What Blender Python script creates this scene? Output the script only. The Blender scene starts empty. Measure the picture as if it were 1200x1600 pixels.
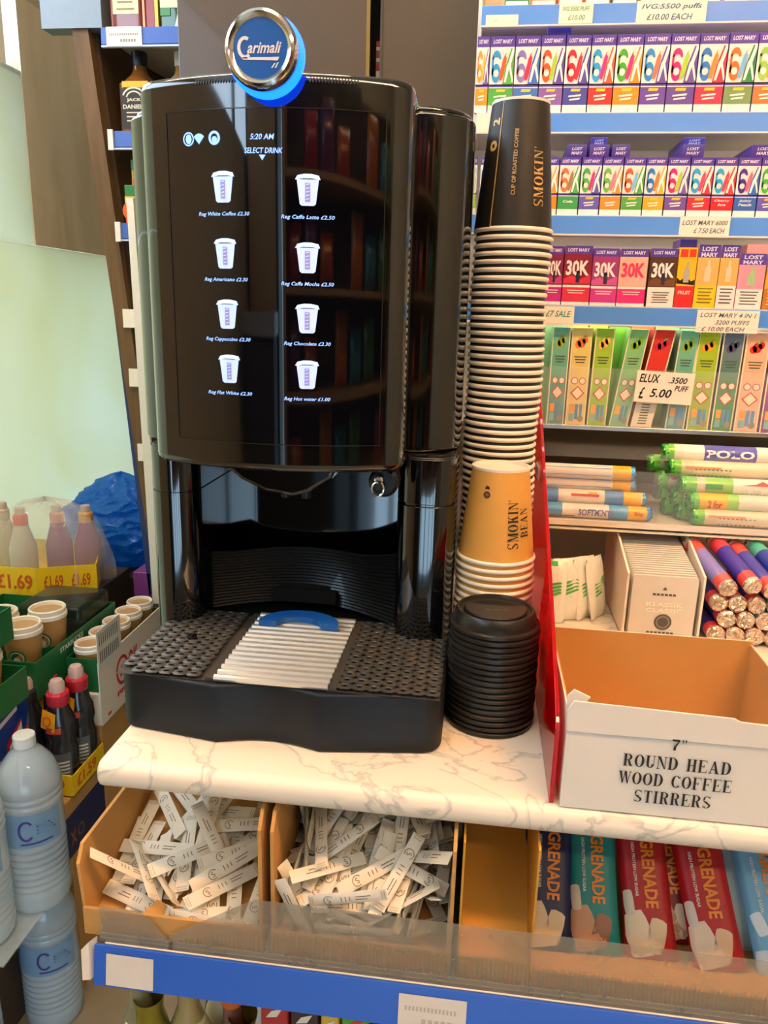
import bpy, bmesh, math, random
from mathutils import Vector, Matrix, Quaternion
PI = math.pi
rnd = random.Random(11)
SC = bpy.context.scene
COL = SC.collection

# ------------------------------------------------------------------ camera
CZ = 1.32
YAW, PITCH, ROLL = math.radians(7.0), math.radians(14.6), math.radians(1.5)
FWD = Vector((-math.sin(YAW)*math.cos(PITCH), math.cos(YAW)*math.cos(PITCH), -math.sin(PITCH)))
RT0 = Vector((math.cos(YAW), math.sin(YAW), 0))
UP0 = RT0.cross(FWD)
RT = RT0*math.cos(ROLL) + UP0*math.sin(ROLL)
UP = -RT0*math.sin(ROLL) + UP0*math.cos(ROLL)
cd = bpy.data.cameras.new('camera')
cam = bpy.data.objects.new('camera', cd)
COL.objects.link(cam)
mw = Matrix.Identity(4)
for r in range(3):
    mw[r][0], mw[r][1], mw[r][2] = RT[r], UP[r], -FWD[r]
mw[2][3] = CZ
cam.matrix_world = mw
cd.sensor_fit = 'VERTICAL'
cd.sensor_height = 36.0
cd.sensor_width = 27.0
cd.lens = 27.0
cd.clip_start = 0.02
SC.camera = cam

# ------------------------------------------------------------------ materials
def lin(c):
    if isinstance(c, str):
        c = c.lstrip('#')
        c = [int(c[i:i+2], 16)/255 for i in (0, 2, 4)]
        c = [x/12.92 if x <= .04045 else ((x+.055)/1.055)**2.4 for x in c]
    return tuple(c)
_mats = {}
def M(col, rough=.5, metal=0., coat=0., trans=0., emit=0., noise=.07, scale=60., bump=0., ior=1.45, alpha=1., sub=0.):
    key = (col, rough, metal, coat, trans, emit, noise, scale, bump, ior, alpha, sub)
    if key in _mats:
        return _mats[key]
    m = bpy.data.materials.new('paint_' + (col.lstrip('#') if isinstance(col, str) else 'mix'))
    m.use_nodes = True
    nt = m.node_tree
    b = nt.nodes['Principled BSDF']
    c = lin(col)
    if noise > 0:
        tc = nt.nodes.new('ShaderNodeTexCoord')
        nz = nt.nodes.new('ShaderNodeTexNoise')
        nz.inputs['Scale'].default_value = scale
        nz.inputs['Detail'].default_value = 3
        nt.links.new(tc.outputs['Object'], nz.inputs['Vector'])
        mx = nt.nodes.new('ShaderNodeMix'); mx.data_type = 'RGBA'
        mx.inputs['A'].default_value = tuple(x*(1-noise) for x in c) + (1,)
        mx.inputs['B'].default_value = tuple(min(1, x*(1+noise)) for x in c) + (1,)
        nt.links.new(nz.outputs['Fac'], mx.inputs['Factor'])
        nt.links.new(mx.outputs['Result'], b.inputs['Base Color'])
        if bump > 0:
            bp = nt.nodes.new('ShaderNodeBump')
            bp.inputs['Strength'].default_value = bump
            bp.inputs['Distance'].default_value = .002
            nt.links.new(nz.outputs['Fac'], bp.inputs['Height'])
            nt.links.new(bp.outputs['Normal'], b.inputs['Normal'])
    else:
        b.inputs['Base Color'].default_value = c + (1,)
    b.inputs['Roughness'].default_value = rough
    b.inputs['Metallic'].default_value = metal
    b.inputs['Coat Weight'].default_value = coat
    b.inputs['Coat Roughness'].default_value = .03
    b.inputs['Transmission Weight'].default_value = trans
    b.inputs['IOR'].default_value = ior
    b.inputs['Alpha'].default_value = alpha
    b.inputs['Subsurface Weight'].default_value = sub
    if emit > 0:
        b.inputs['Emission Color'].default_value = c + (1,)
        b.inputs['Emission Strength'].default_value = emit
    _mats[key] = m
    return m

def ramp_mat(name, stops, scale, dist=0., detail=4, rough=.4, stretch=(1, 1, 1), coat=0.):
    m = bpy.data.materials.new(name); m.use_nodes = True
    nt = m.node_tree; b = nt.nodes['Principled BSDF']
    tc = nt.nodes.new('ShaderNodeTexCoord'); mp = nt.nodes.new('ShaderNodeMapping')
    mp.inputs['Scale'].default_value = stretch
    nz = nt.nodes.new('ShaderNodeTexNoise'); nz.inputs['Scale'].default_value = scale
    nz.inputs['Detail'].default_value = detail; nz.inputs['Distortion'].default_value = dist
    cr = nt.nodes.new('ShaderNodeValToRGB')
    e = cr.color_ramp.elements
    while len(e) < len(stops): e.new(.5)
    for i, (p, c) in enumerate(stops):
        e[i].position = p; e[i].color = lin(c) + (1,)
    nt.links.new(tc.outputs['Object'], mp.inputs['Vector']); nt.links.new(mp.outputs['Vector'], nz.inputs['Vector'])
    nt.links.new(nz.outputs['Fac'], cr.inputs['Fac']); nt.links.new(cr.outputs['Color'], b.inputs['Base Color'])
    b.inputs['Roughness'].default_value = rough; b.inputs['Coat Weight'].default_value = coat
    return m

# ------------------------------------------------------------------ mesh builder
_txt = {}
def text_geo(s, bold=0., shear=0.):
    k = (s, bold, shear)
    if k in _txt: return _txt[k]
    cu = bpy.data.curves.new('t', 'FONT'); cu.body = s; cu.size = 1; cu.offset = bold; cu.shear = shear
    cu.resolution_u = 2; cu.align_x = 'CENTER'; cu.align_y = 'CENTER'
    o = bpy.data.objects.new('t', cu); COL.objects.link(o)
    dg = bpy.context.evaluated_depsgraph_get()
    me = bpy.data.meshes.new_from_object(o.evaluated_get(dg))
    v = [tuple(p.co) for p in me.vertices]; f = [tuple(p.vertices) for p in me.polygons]
    bpy.data.objects.remove(o); bpy.data.curves.remove(cu); bpy.data.meshes.remove(me)
    if v:
        x0 = min(p[0] for p in v); x1 = max(p[0] for p in v); y0 = min(p[1] for p in v); y1 = max(p[1] for p in v)
        v = [(p[0]-(x0+x1)/2, p[1]-(y0+y1)/2) for p in v]
    else: x0 = x1 = y0 = y1 = 0
    _txt[k] = (v, f, x1-x0, y1-y0)
    return _txt[k]

class MB:
    def __init__(s, *mats):
        s.v = []; s.f = []; s.mi = []; s.mats = []; s.cur = 0
        for m in mats: s.use(m)
        s.cur = 0
    def use(s, m):
        if m not in s.mats: s.mats.append(m)
        s.cur = s.mats.index(m); return s
    def add(s, vs, fs):
        n = len(s.v); s.v += [tuple(p) for p in vs]
        for f in fs: s.f.append(tuple(i+n for i in f)); s.mi.append(s.cur)
        return s
    def box(s, x0, x1, y0, y1, z0, z1, mat=None):
        vs = [(x, y, z) for x in (x0, x1) for y in (y0, y1) for z in (z0, z1)]
        if mat: vs = [mat @ Vector(p) for p in vs]
        return s.add(vs, [(0, 1, 3, 2), (4, 6, 7, 5), (0, 4, 5, 1), (2, 3, 7, 6), (0, 2, 6, 4), (1, 5, 7, 3)])
    def prism(s, pts, a, b, plane='xy'):
        d = {'xy': lambda p, t: (p[0], p[1], t), 'xz': lambda p, t: (p[0], t, p[1]), 'yz': lambda p, t: (t, p[0], p[1])}[plane]
        n = len(pts)
        fs = [tuple(range(n)), tuple(range(2*n-1, n-1, -1))] + [(i, i+n, (i+1) % n + n, (i+1) % n) for i in range(n)]
        return s.add([d(p, a) for p in pts] + [d(p, b) for p in pts], fs)
    def lathe(s, prof, c=(0, 0, 0), seg=32, axis='z', cap0=True, cap1=True):
        n = len(prof); vs = []; fs = []
        for i in range(seg):
            a = 2*PI*i/seg
            for r, h in prof:
                p = (r*math.cos(a), r*math.sin(a), h)
                if axis == 'x': p = (p[2], p[0], p[1])
                elif axis == 'y': p = (p[0], p[2], p[1])
                vs.append((p[0]+c[0], p[1]+c[1], p[2]+c[2]))
        for i in range(seg):
            j = (i+1) % seg
            for k in range(n-1): fs.append((i*n+k, j*n+k, j*n+k+1, i*n+k+1))
        if cap0 and prof[0][0] > 1e-6: fs.append(tuple(i*n for i in range(seg))[::-1])
        if cap1 and prof[-1][0] > 1e-6: fs.append(tuple(i*n+n-1 for i in range(seg)))
        return s.add(vs, fs)
    def grid(s, fn, nu, nv, closeu=False):
        vs = [fn(i/nu, j/nv) for i in range(nu if closeu else nu+1) for j in range(nv+1)]
        fs = []; m = nu if closeu else nu+1
        for i in range(nu):
            k = (i+1) % m
            for j in range(nv): fs.append((i*(nv+1)+j, k*(nv+1)+j, k*(nv+1)+j+1, i*(nv+1)+j+1))
        return s.add(vs, fs)
    def tube(s, pts, r, n=8):
        pts = [Vector(p) for p in pts]; vs = []; fs = []
        for i, p in enumerate(pts):
            d = (pts[min(i+1, len(pts)-1)] - pts[max(i-1, 0)]).normalized()
            u = d.orthogonal().normalized() if i == 0 else (u - d*u.dot(d)).normalized()
            w = d.cross(u)
            for k in range(n): vs.append(p + (u*math.cos(2*PI*k/n) + w*math.sin(2*PI*k/n))*r)
        for i in range(len(pts)-1):
            for k in range(n): fs.append((i*n+k, i*n+(k+1) % n, (i+1)*n+(k+1) % n, (i+1)*n+k))
        fs.append(tuple(range(n))[::-1]); fs.append(tuple(range((len(pts)-1)*n, len(pts)*n)))
        return s.add(vs, fs)
    def poly(s, pts): return s.add(pts, [tuple(range(len(pts)))])
    def flat(s, fn, pts):                       # a polygon given in the (u,v) of a face
        return s.poly([fn(*p) for p in pts])
    def rect(s, fn, u0, v0, u1, v1): return s.flat(fn, [(u0, v0), (u1, v0), (u1, v1), (u0, v1)])
    def disc(s, fn, cu, cv, ru, rv=None, n=20, rot=0.):
        rv = ru if rv is None else rv; c, d = math.cos(rot), math.sin(rot)
        P = [(ru*math.cos(2*PI*i/n), rv*math.sin(2*PI*i/n)) for i in range(n)]
        return s.flat(fn, [(cu+x*c-y*d, cv+x*d+y*c) for x, y in P])
    def ring(s, fn, cu, cv, ru, rv, t, a0=0., a1=2*PI, n=24):
        vs = []
        for i in range(n+1):
            a = a0+(a1-a0)*i/n
            vs += [fn(cu+ru*math.cos(a), cv+rv*math.sin(a)), fn(cu+(ru-t)*math.cos(a), cv+(rv-t)*math.sin(a))]
        return s.add(vs, [(2*i, 2*i+2, 2*i+3, 2*i+1) for i in range(n)])
    def text(s, t, fn, cu, cv, h=None, w=None, bold=0., shear=0., rot=0.):
        v, f, tw, th = text_geo(t, bold, shear)
        if not v: return s
        k = h/th if h else w/tw
        kx = w/tw if w else k
        c, d = math.cos(rot), math.sin(rot)
        P = [(x*kx, y*k) for x, y in v]
        return s.add([fn(cu+x*c-y*d, cv+x*d+y*c) for x, y in P], f)
    def build(s, name, parent=None, smooth=True, bev=0., origin=None, angle=32):
        me = bpy.data.meshes.new(name)
        if parent is not None: o0 = world_loc(parent)
        elif origin is not None: o0 = Vector(origin)
        else:
            xs, ys, zs = zip(*s.v)
            o0 = Vector(((min(xs)+max(xs))/2, (min(ys)+max(ys))/2, min(zs)))
        me.from_pydata([tuple(Vector(p)-o0) for p in s.v], [], s.f)
        for m in s.mats: me.materials.append(m)
        me.polygons.foreach_set('material_index', s.mi)
        bm = bmesh.new(); bm.from_mesh(me); bmesh.ops.recalc_face_normals(bm, faces=bm.faces); bm.to_mesh(me); bm.free()
        if smooth:
            me.polygons.foreach_set('use_smooth', [True]*len(me.polygons))
            me.set_sharp_from_angle(angle=math.radians(angle))
        o = bpy.data.objects.new(name, me); COL.objects.link(o)
        if parent is not None: o.parent = parent
        else: o.location = o0
        _loc[o.name] = o0
        if bev > 0:
            b = o.modifiers.new('bevel', 'BEVEL'); b.width = bev; b.segments = 3; b.limit_method = 'ANGLE'; b.angle_limit = math.radians(40)
            b.harden_normals = False
        return o
_loc = {}
def world_loc(o): return _loc[o.name]
def tag(o, label=None, cat=None, group=None, kind=None):
    if label: o['label'] = label
    if cat: o['category'] = cat
    if group: o['group'] = group
    if kind: o['kind'] = kind
    return o
def empty(name, loc, label, cat, group=None):
    o = bpy.data.objects.new(name, None); COL.objects.link(o); o.location = loc; o.empty_display_size = .02
    _loc[o.name] = Vector(loc)
    return tag(o, label, cat, group)
def copy_tree(o, loc, label=None, quat=None):
    c = o.copy(); COL.objects.link(c); c.location = loc; _loc[c.name] = Vector(loc)
    if label: c['label'] = label
    if quat: c.rotation_mode = 'QUATERNION'; c.rotation_quaternion = quat
    for ch in list(o.children):
        d = ch.copy(); COL.objects.link(d); d.parent = c
        for g in list(ch.children):
            e = g.copy(); COL.objects.link(e); e.parent = d
    return c
def struct(mb, name, **k): return tag(mb.build(name, **k), kind='structure')
def fr(o, ux, vx):                              # face frame: (u,v) -> point
    o, ux, vx = Vector(o), Vector(ux), Vector(vx)
    return lambda u, v: o + ux*u + vx*v
def rrect(x0, x1, y0, y1, r, n=6):
    P = []
    for cx, cy, a in ((x1-r, y1-r, 0), (x0+r, y1-r, 90), (x0+r, y0+r, 180), (x1-r, y0+r, 270)):
        for i in range(n+1):
            t = math.radians(a+90*i/n); P.append((cx+r*math.cos(t), cy+r*math.sin(t)))
    return P
def mixc(a, b, t):
    a, b = lin(a), lin(b); return tuple(x+(y-x)*t for x, y in zip(a, b))

# fat-face lettering: thick stems, hairline serifs, unit height
def glyph(ch):
    R = []; h = .055
    def stem(x, w=.2, y0=0., y1=1.):
        R.append([(x, y0), (x+w, y0), (x+w, y1), (x, y1)])
    def ser(x0, x1, y): R.append([(x0, y), (x1, y), (x1, y+h), (x0, y+h)])
    def bar(x0, x1, y, t=h): R.append([(x0, y-t/2), (x1, y-t/2), (x1, y+t/2), (x0, y+t/2)])
    def bowl(cx, cy, rx, ry, t, a0, a1, n=12):
        for i in range(n):
            a, b = math.radians(a0+(a1-a0)*i/n), math.radians(a0+(a1-a0)*(i+1)/n)
            R.append([(cx+rx*math.cos(a), cy+ry*math.sin(a)), (cx+rx*math.cos(b), cy+ry*math.sin(b)),
                      (cx+(rx-t)*math.cos(b), cy+(ry-h)*math.sin(b)), (cx+(rx-t)*math.cos(a), cy+(ry-h)*math.sin(a))])
    def q(*p): R.append(list(p))
    w = .8
    if ch == 'I': stem(.1); ser(0, .4, 0); ser(0, .4, 1-h); w = .42
    elif ch == 'R': stem(.08); ser(0, .38, 0); ser(0, .4, 1-h); bowl(.38, .74, .36, .26, .2, -90, 90); bar(.25, .4, .505); q((.38, .5), (.55, .5), (.72, .1), (.84, 0), (.6, 0), (.5, .1)); w = .84
    elif ch == 'O': bowl(.42, .5, .42, .5, .22, 0, 360, 24); w = .84
    elif ch == 'U': stem(.08, .2, .3); ser(0, .38, 1-h); bowl(.4, .32, .32, .32, .2, 180, 360); stem(.66, .06, .3); ser(.56, .82, 1-h); w = .82
    elif ch == 'N': stem(.1, .06); q((.06, 1), (.3, 1), (.76, 0), (.66, 0)); stem(.7, .06); ser(0, .28, 0); ser(0, .2, 1-h); ser(.6, .86, 1-h); w = .86
    elif ch == 'D': stem(.08); ser(0, .4, 0); ser(0, .4, 1-h); bowl(.36, .5, .46, .5, .22, -90, 90); w = .84
    elif ch == 'H': stem(.08); stem(.56); bar(.2, .6, .5); [ser(a, b, y) for a, b in ((0, .36), (.48, .84)) for y in (0, 1-h)]; w = .84
    elif ch == 'E': stem(.08); ser(0, .72, 0); ser(0, .72, 1-h); bar(.2, .5, .5); q((.66, 0), (.74, 0), (.74, .34)); q((.66, 1), (.72, 1), (.72, .7)); q((.46, .38), (.52, .38), (.52, .62), (.46, .62)); w = .78
    elif ch == 'F': stem(.08); ser(0, .4, 0); ser(0, .72, 1-h); bar(.2, .5, .5); q((.64, 1), (.72, 1), (.72, .68)); q((.46, .38), (.52, .38), (.52, .62), (.46, .62)); w = .76
    elif ch == 'A': q((.4, 1), (.48, 1), (.16, 0), (.08, 0)); q((.36, 1), (.5, 1), (.84, 0), (.6, 0)); bar(.2, .66, .32); ser(0, .28, 0); ser(.52, .92, 0); w = .92
    elif ch == 'W': q((.06, 1), (.28, 1), (.46, 0), (.36, 0)); q((.36, 0), (.44, 0), (.62, 1), (.56, 1)); q((.5, 1), (.72, 1), (.9, 0), (.8, 0)); q((.8, 0), (.88, 0), (1.08, 1), (1.02, 1)); ser(0, .36, 1-h); ser(.94, 1.16, 1-h); w = 1.14
    elif ch == 'C': bowl(.42, .5, .42, .5, .22, 40, 320, 20); q((.68, .98), (.74, .98), (.74, .66)); q((.68, .02), (.74, .1), (.74, .3)); w = .8
    elif ch == 'S':
        bowl(.36, .74, .32, .26, .14, 30, 200, 10); bowl(.36, .26, .34, .26, .16, -150, 20, 10)
        q((.02, .66), (.16, .6), (.7, .32), (.56, .24), (.1, .54)); q((.06, .74), (.2, .6), (.5, .5), (.4, .44)); q((.6, 1), (.66, 1), (.66, .68)); q((.04, 0), (.1, 0), (.04, .34)); w = .74
    elif ch == 'T': stem(.28); ser(.18, .58, 0); ser(.02, .74, 1-h); q((.02, 1), (.1, 1), (.02, .66)); q((.66, 1), (.74, 1), (.74, .66)); w = .76
    elif ch == 'M': stem(.1, .06); q((.06, 1), (.28, 1), (.58, 0), (.5, 0)); q((.5, 0), (.56, 0), (.84, 1), (.78, 1)); stem(.76); ser(0, .26, 0); ser(0, .2, 1-h); ser(.68, 1.06, 0); ser(.8, 1.06, 1-h); w = 1.06
    elif ch == 'K': stem(.08); ser(0, .38, 0); ser(0, .38, 1-h); q((.26, .42), (.34, .42), (.74, 1), (.66, 1)); q((.36, .6), (.52, .74), (.84, 0), (.58, 0)); ser(.54, .86, 1-h); ser(.5, .92, 0); w = .9
    elif ch == 'B': stem(.08); ser(0, .4, 0); ser(0, .4, 1-h); bowl(.38, .75, .32, .25, .18, -90, 90); bowl(.38, .26, .38, .27, .2, -90, 90); w = .8
    elif ch == '7': q((.02, 1), (.6, 1), (.6, .82), (.02, .82)); q((.5, .84), (.6, .84), (.36, .3), (.18, .3)); q((.18, .3), (.36, .3), (.36, 0), (.16, 0)); w = .62
    elif ch == '"': q((.05, 1), (.18, 1), (.12, .6)); q((.28, 1), (.41, 1), (.35, .6)); w = .46
    elif ch == ' ': w = .5
    elif ch == "'": q((.02, 1), (.14, 1), (.06, .7)); w = .16
    return R, w
def fat_text(mb, s, fn, cu, cv, h, squeeze=1., rot=0., gap=.12):
    gl = [glyph(c) for c in s]; W = (sum(g[1] for g in gl) + gap*(len(s)-1))*h*squeeze
    x = -W/2; c, d = math.cos(rot), math.sin(rot)
    for R, w in gl:
        for P in R:
            Q = [(x+px*h*squeeze, (py-.5)*h) for px, py in P]
            mb.flat(fn, [(cu+a*c-b*d, cv+a*d+b*c) for a, b in Q])
        x += (w+gap)*h*squeeze

BLACK = M('#0c0b0a', .07, coat=.6, noise=.04, ior=1.65)
BLACK2 = M('#101012', .35, noise=.1)
CARD = M('#c89350', .8, noise=.06, scale=25)
CARDE = M('#b98a4e', .9, noise=.15, scale=200)
WHITE = M('#ece7de', .5, noise=.03)
CHROME = M('#d8d4cc', .12, metal=1., noise=.02)
STEEL = M('#c8c2b8', .28, metal=1., noise=.05)
BLUE = M('#2f62c4', .35, noise=.05, scale=12)
CLEAR = M('#f6f4ee', .06, noise=0., alpha=.07)
# ------------------------------------------------------------------ room shell
def room():
    FLOOR = ramp_mat('floor_vinyl', [(0, '#9a8a70'), (.5, '#a9997e'), (1, '#b8a98e')], 8, rough=.35)
    PLASTER = M('#b7a98f', .8, noise=.08, scale=5)
    m = MB(FLOOR); m.box(-1.3, 2.4, -1.9, 2.75, -.08, 0); struct(m, 'floor')
    m = MB(M('#d9d3c6', .9, noise=.04, scale=4)); m.box(-1.3, 2.4, -1.9, 2.75, 2.62, 2.7); struct(m, 'ceiling')
    m = MB(PLASTER); m.box(-1.3, 2.4, 2.65, 2.75, 0, 2.62); struct(m, 'wall_back')
    m = MB(PLASTER); m.box(2.3, 2.4, -1.9, 2.65, 0, 2.62); struct(m, 'wall_right')
    # left wall: pale glossy boards, a tan board over them, and a row of high windows
    PALE = ramp_mat('pale_board', [(.2, '#e2e6cb'), (.5, '#e9ead4'), (.8, '#e3ebdd')], 1.6, dist=.6, rough=.16, coat=.5)
    m = MB(PLASTER); m.box(-1.3, -1.15, -1.9, .45, 0, 1.86); m.box(-1.3, -1.15, .45, 2.65, 0, .30); struct(m, 'wall_left')
    FROST = bpy.data.materials.new('frosted_pane'); FROST.use_nodes = True
    nt = FROST.node_tree; b = nt.nodes['Principled BSDF']; b.inputs['Roughness'].default_value = .22; b.inputs['Coat Weight'].default_value = .3
    nz = nt.nodes.new('ShaderNodeTexNoise'); nz.inputs['Scale'].default_value = 1.8; nz.inputs['Distortion'].default_value = .8
    tc = nt.nodes.new('ShaderNodeTexCoord'); nt.links.new(tc.outputs['Object'], nz.inputs['Vector'])
    cr = nt.nodes.new('ShaderNodeValToRGB'); cr.color_ramp.elements[0].position = .3; cr.color_ramp.elements[0].color = lin('#dfe2c4')+(1,); cr.color_ramp.elements[1].position = .7; cr.color_ramp.elements[1].color = lin('#e6ecde')+(1,)
    nt.links.new(nz.outputs['Fac'], cr.inputs['Fac']); nt.links.new(cr.outputs['Color'], b.inputs['Base Color'])
    tl = nt.nodes.new('ShaderNodeBsdfTranslucent'); nt.links.new(cr.outputs['Color'], tl.inputs['Color'])
    mx = nt.nodes.new('ShaderNodeMixShader'); mx.inputs[0].default_value = .6
    nt.links.new(b.outputs[0], mx.inputs[1]); nt.links.new(tl.outputs[0], mx.inputs[2]); nt.links.new(mx.outputs[0], nt.nodes['Material Output'].inputs['Surface'])
    m = MB(FROST); m.box(-1.154, -1.15, .45, 2.65, .30, 1.4605); struct(m, 'window_3')
    m = MB(FROST); m.box(-1.154, -1.15, .45, 1.932, 1.4625, 1.86); struct(m, 'window_4')
    m = MB(PLASTER); m.box(-1.3, -1.154, 1.94, 2.65, 1.47, 2.05); m.box(-1.3, -1.154, .45, 2.65, 1.85, 1.86); struct(m, 'trim_3')
    TAN = ramp_mat('tan_board', [(.25, '#c9b994'), (.5, '#d9caa8'), (.8, '#e4d8ba')], 3.2, dist=1.5, rough=.3, coat=.25, stretch=(1, 2.2, .6))
    m = MB(TAN); m.box(-1.153, -1.149, 1.934, 2.65, 1.462, 2.028); struct(m, 'trim_1')
    m = MB(PLASTER); m.box(-1.3, -1.15, -1.9, 2.65, 2.45, 2.62); m.box(-1.3, -1.15, 2.2, 2.65, 2.05, 2.45); struct(m, 'trim_2')
    m = MB(M('#7d8a96', .4)); 
    for y in (-1.9, -1.0, -.1, .9, 2.14): m.box(-1.24, -1.16, y, y+.06, 1.86 if y < 1.9 else 2.03, 2.45)
    struct(m, 'window_frame_left')
    m = MB(M('#cfe2f2', .1, alpha=.25, noise=0)); m.box(-1.215, -1.205, -1.9, 2.2, 1.86, 2.45); struct(m, 'window_1')
    # shop front behind the viewer: two glazed openings and a door
    FR = M('#2b2f36', .4)
    m = MB(PLASTER); m.box(-1.3, 2.4, -2.0, -1.9, 2.25, 2.62); m.box(1.25, 2.4, -2.0, -1.9, 0, 2.25); m.box(-1.3, -1.1, -2.0, -1.9, 0, 2.25)
    m.box(-1.1, 1.25, -2.0, -1.9, 0, .05); struct(m, 'wall_front')
    m = MB(FR)
    for x in (-1.1, -.2, .2, .75, 1.2): m.box(x, x+.05, -1.99, -1.91, .05, 2.25)
    m.box(-1.1, 1.25, -1.99, -1.91, 2.2, 2.25); struct(m, 'window_frame_front')
    m = MB(M('#dfeaf2', .05, alpha=.2, noise=0)); m.box(-1.1, 1.25, -1.955, -1.945, .05, 2.2); struct(m, 'window_2')
room()

# ceiling lights
def ceiling_lights():
    first = None
    for i, (x, y) in enumerate(((.25, .15), (1.1, .15), (-.7, 1.0), (1.1, -1.1))):
        lab = ['warm ceiling batten light above the coffee counter', 'warm ceiling batten light to the right of the counter',
               'warm ceiling batten light over the stacked drinks', 'warm ceiling batten light by the shop front, nearer the right wall'][i]
        t = empty('ceiling_light', (x, y, 2.62), lab, 'ceiling light', 'warm battens on the ceiling')
        m = MB(WHITE); m.box(x-.62, x+.62, y-.07, y+.07, 2.585, 2.62); m.build('housing', t, bev=.004)
        m = MB(M('#ffdcae', .4, emit=CEIL, noise=0)); m.box(x-.6, x+.6, y-.055, y+.055, 2.572, 2.5855); m.build('diffuser', t)
CEIL = 27.0
ceiling_lights()

# ------------------------------------------------------------------ counter
MARBLE = ramp_mat('marble_laminate', [(0, '#efe3cd'), (.47, '#ebdfc9'), (.495, '#bdb7aa'), (.505, '#e8dcc7'), (1, '#f0e5d0')], 9, dist=.9, detail=6, rough=.28, stretch=(1, 1.3, 1))
def counter():
    t = empty('counter', (0, .9, 0), 'shop counter with cream marble laminate top under the black coffee machine', 'counter')
    m = MB(MARBLE)
    prof = rrect(.603, 1.25, .872, .9, .012)
    m.prism([(a, b) for a, b in prof], -.343, .62, 'yz'); m.build('worktop', t, bev=.004)
    m = MB(M('#e8e2d6', .6)); m.box(-.337, -.32, 1.0, 1.24, .0, .872); m.box(.6, .615, .62, 1.24, 0, .872); m.build('side_panel', t)
    m = MB(M('#8f8677', .7)); m.box(-.32, .6, 1.22, 1.24, 0, .872); m.build('back_panel', t)
    sh = MB(M('#e4ddcd', .5)); sh.box(-.337, .62, .585, 1.22, .700, .713); sh = sh.build('shelf', t)
    st = MB(BLUE); st.prism([(.585, .713), (.5795, .716), (.5725, .674), (.578, .672), (.585, .70)], -.345, .62, 'yz')
    st.build('price_strip', sh, bev=.0008)
    m = MB(M('#cfc8ba', .6)); m.box(-.32, .6, .56, 1.22, .40, .415); m.build('shelf', t)
counter()

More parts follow.
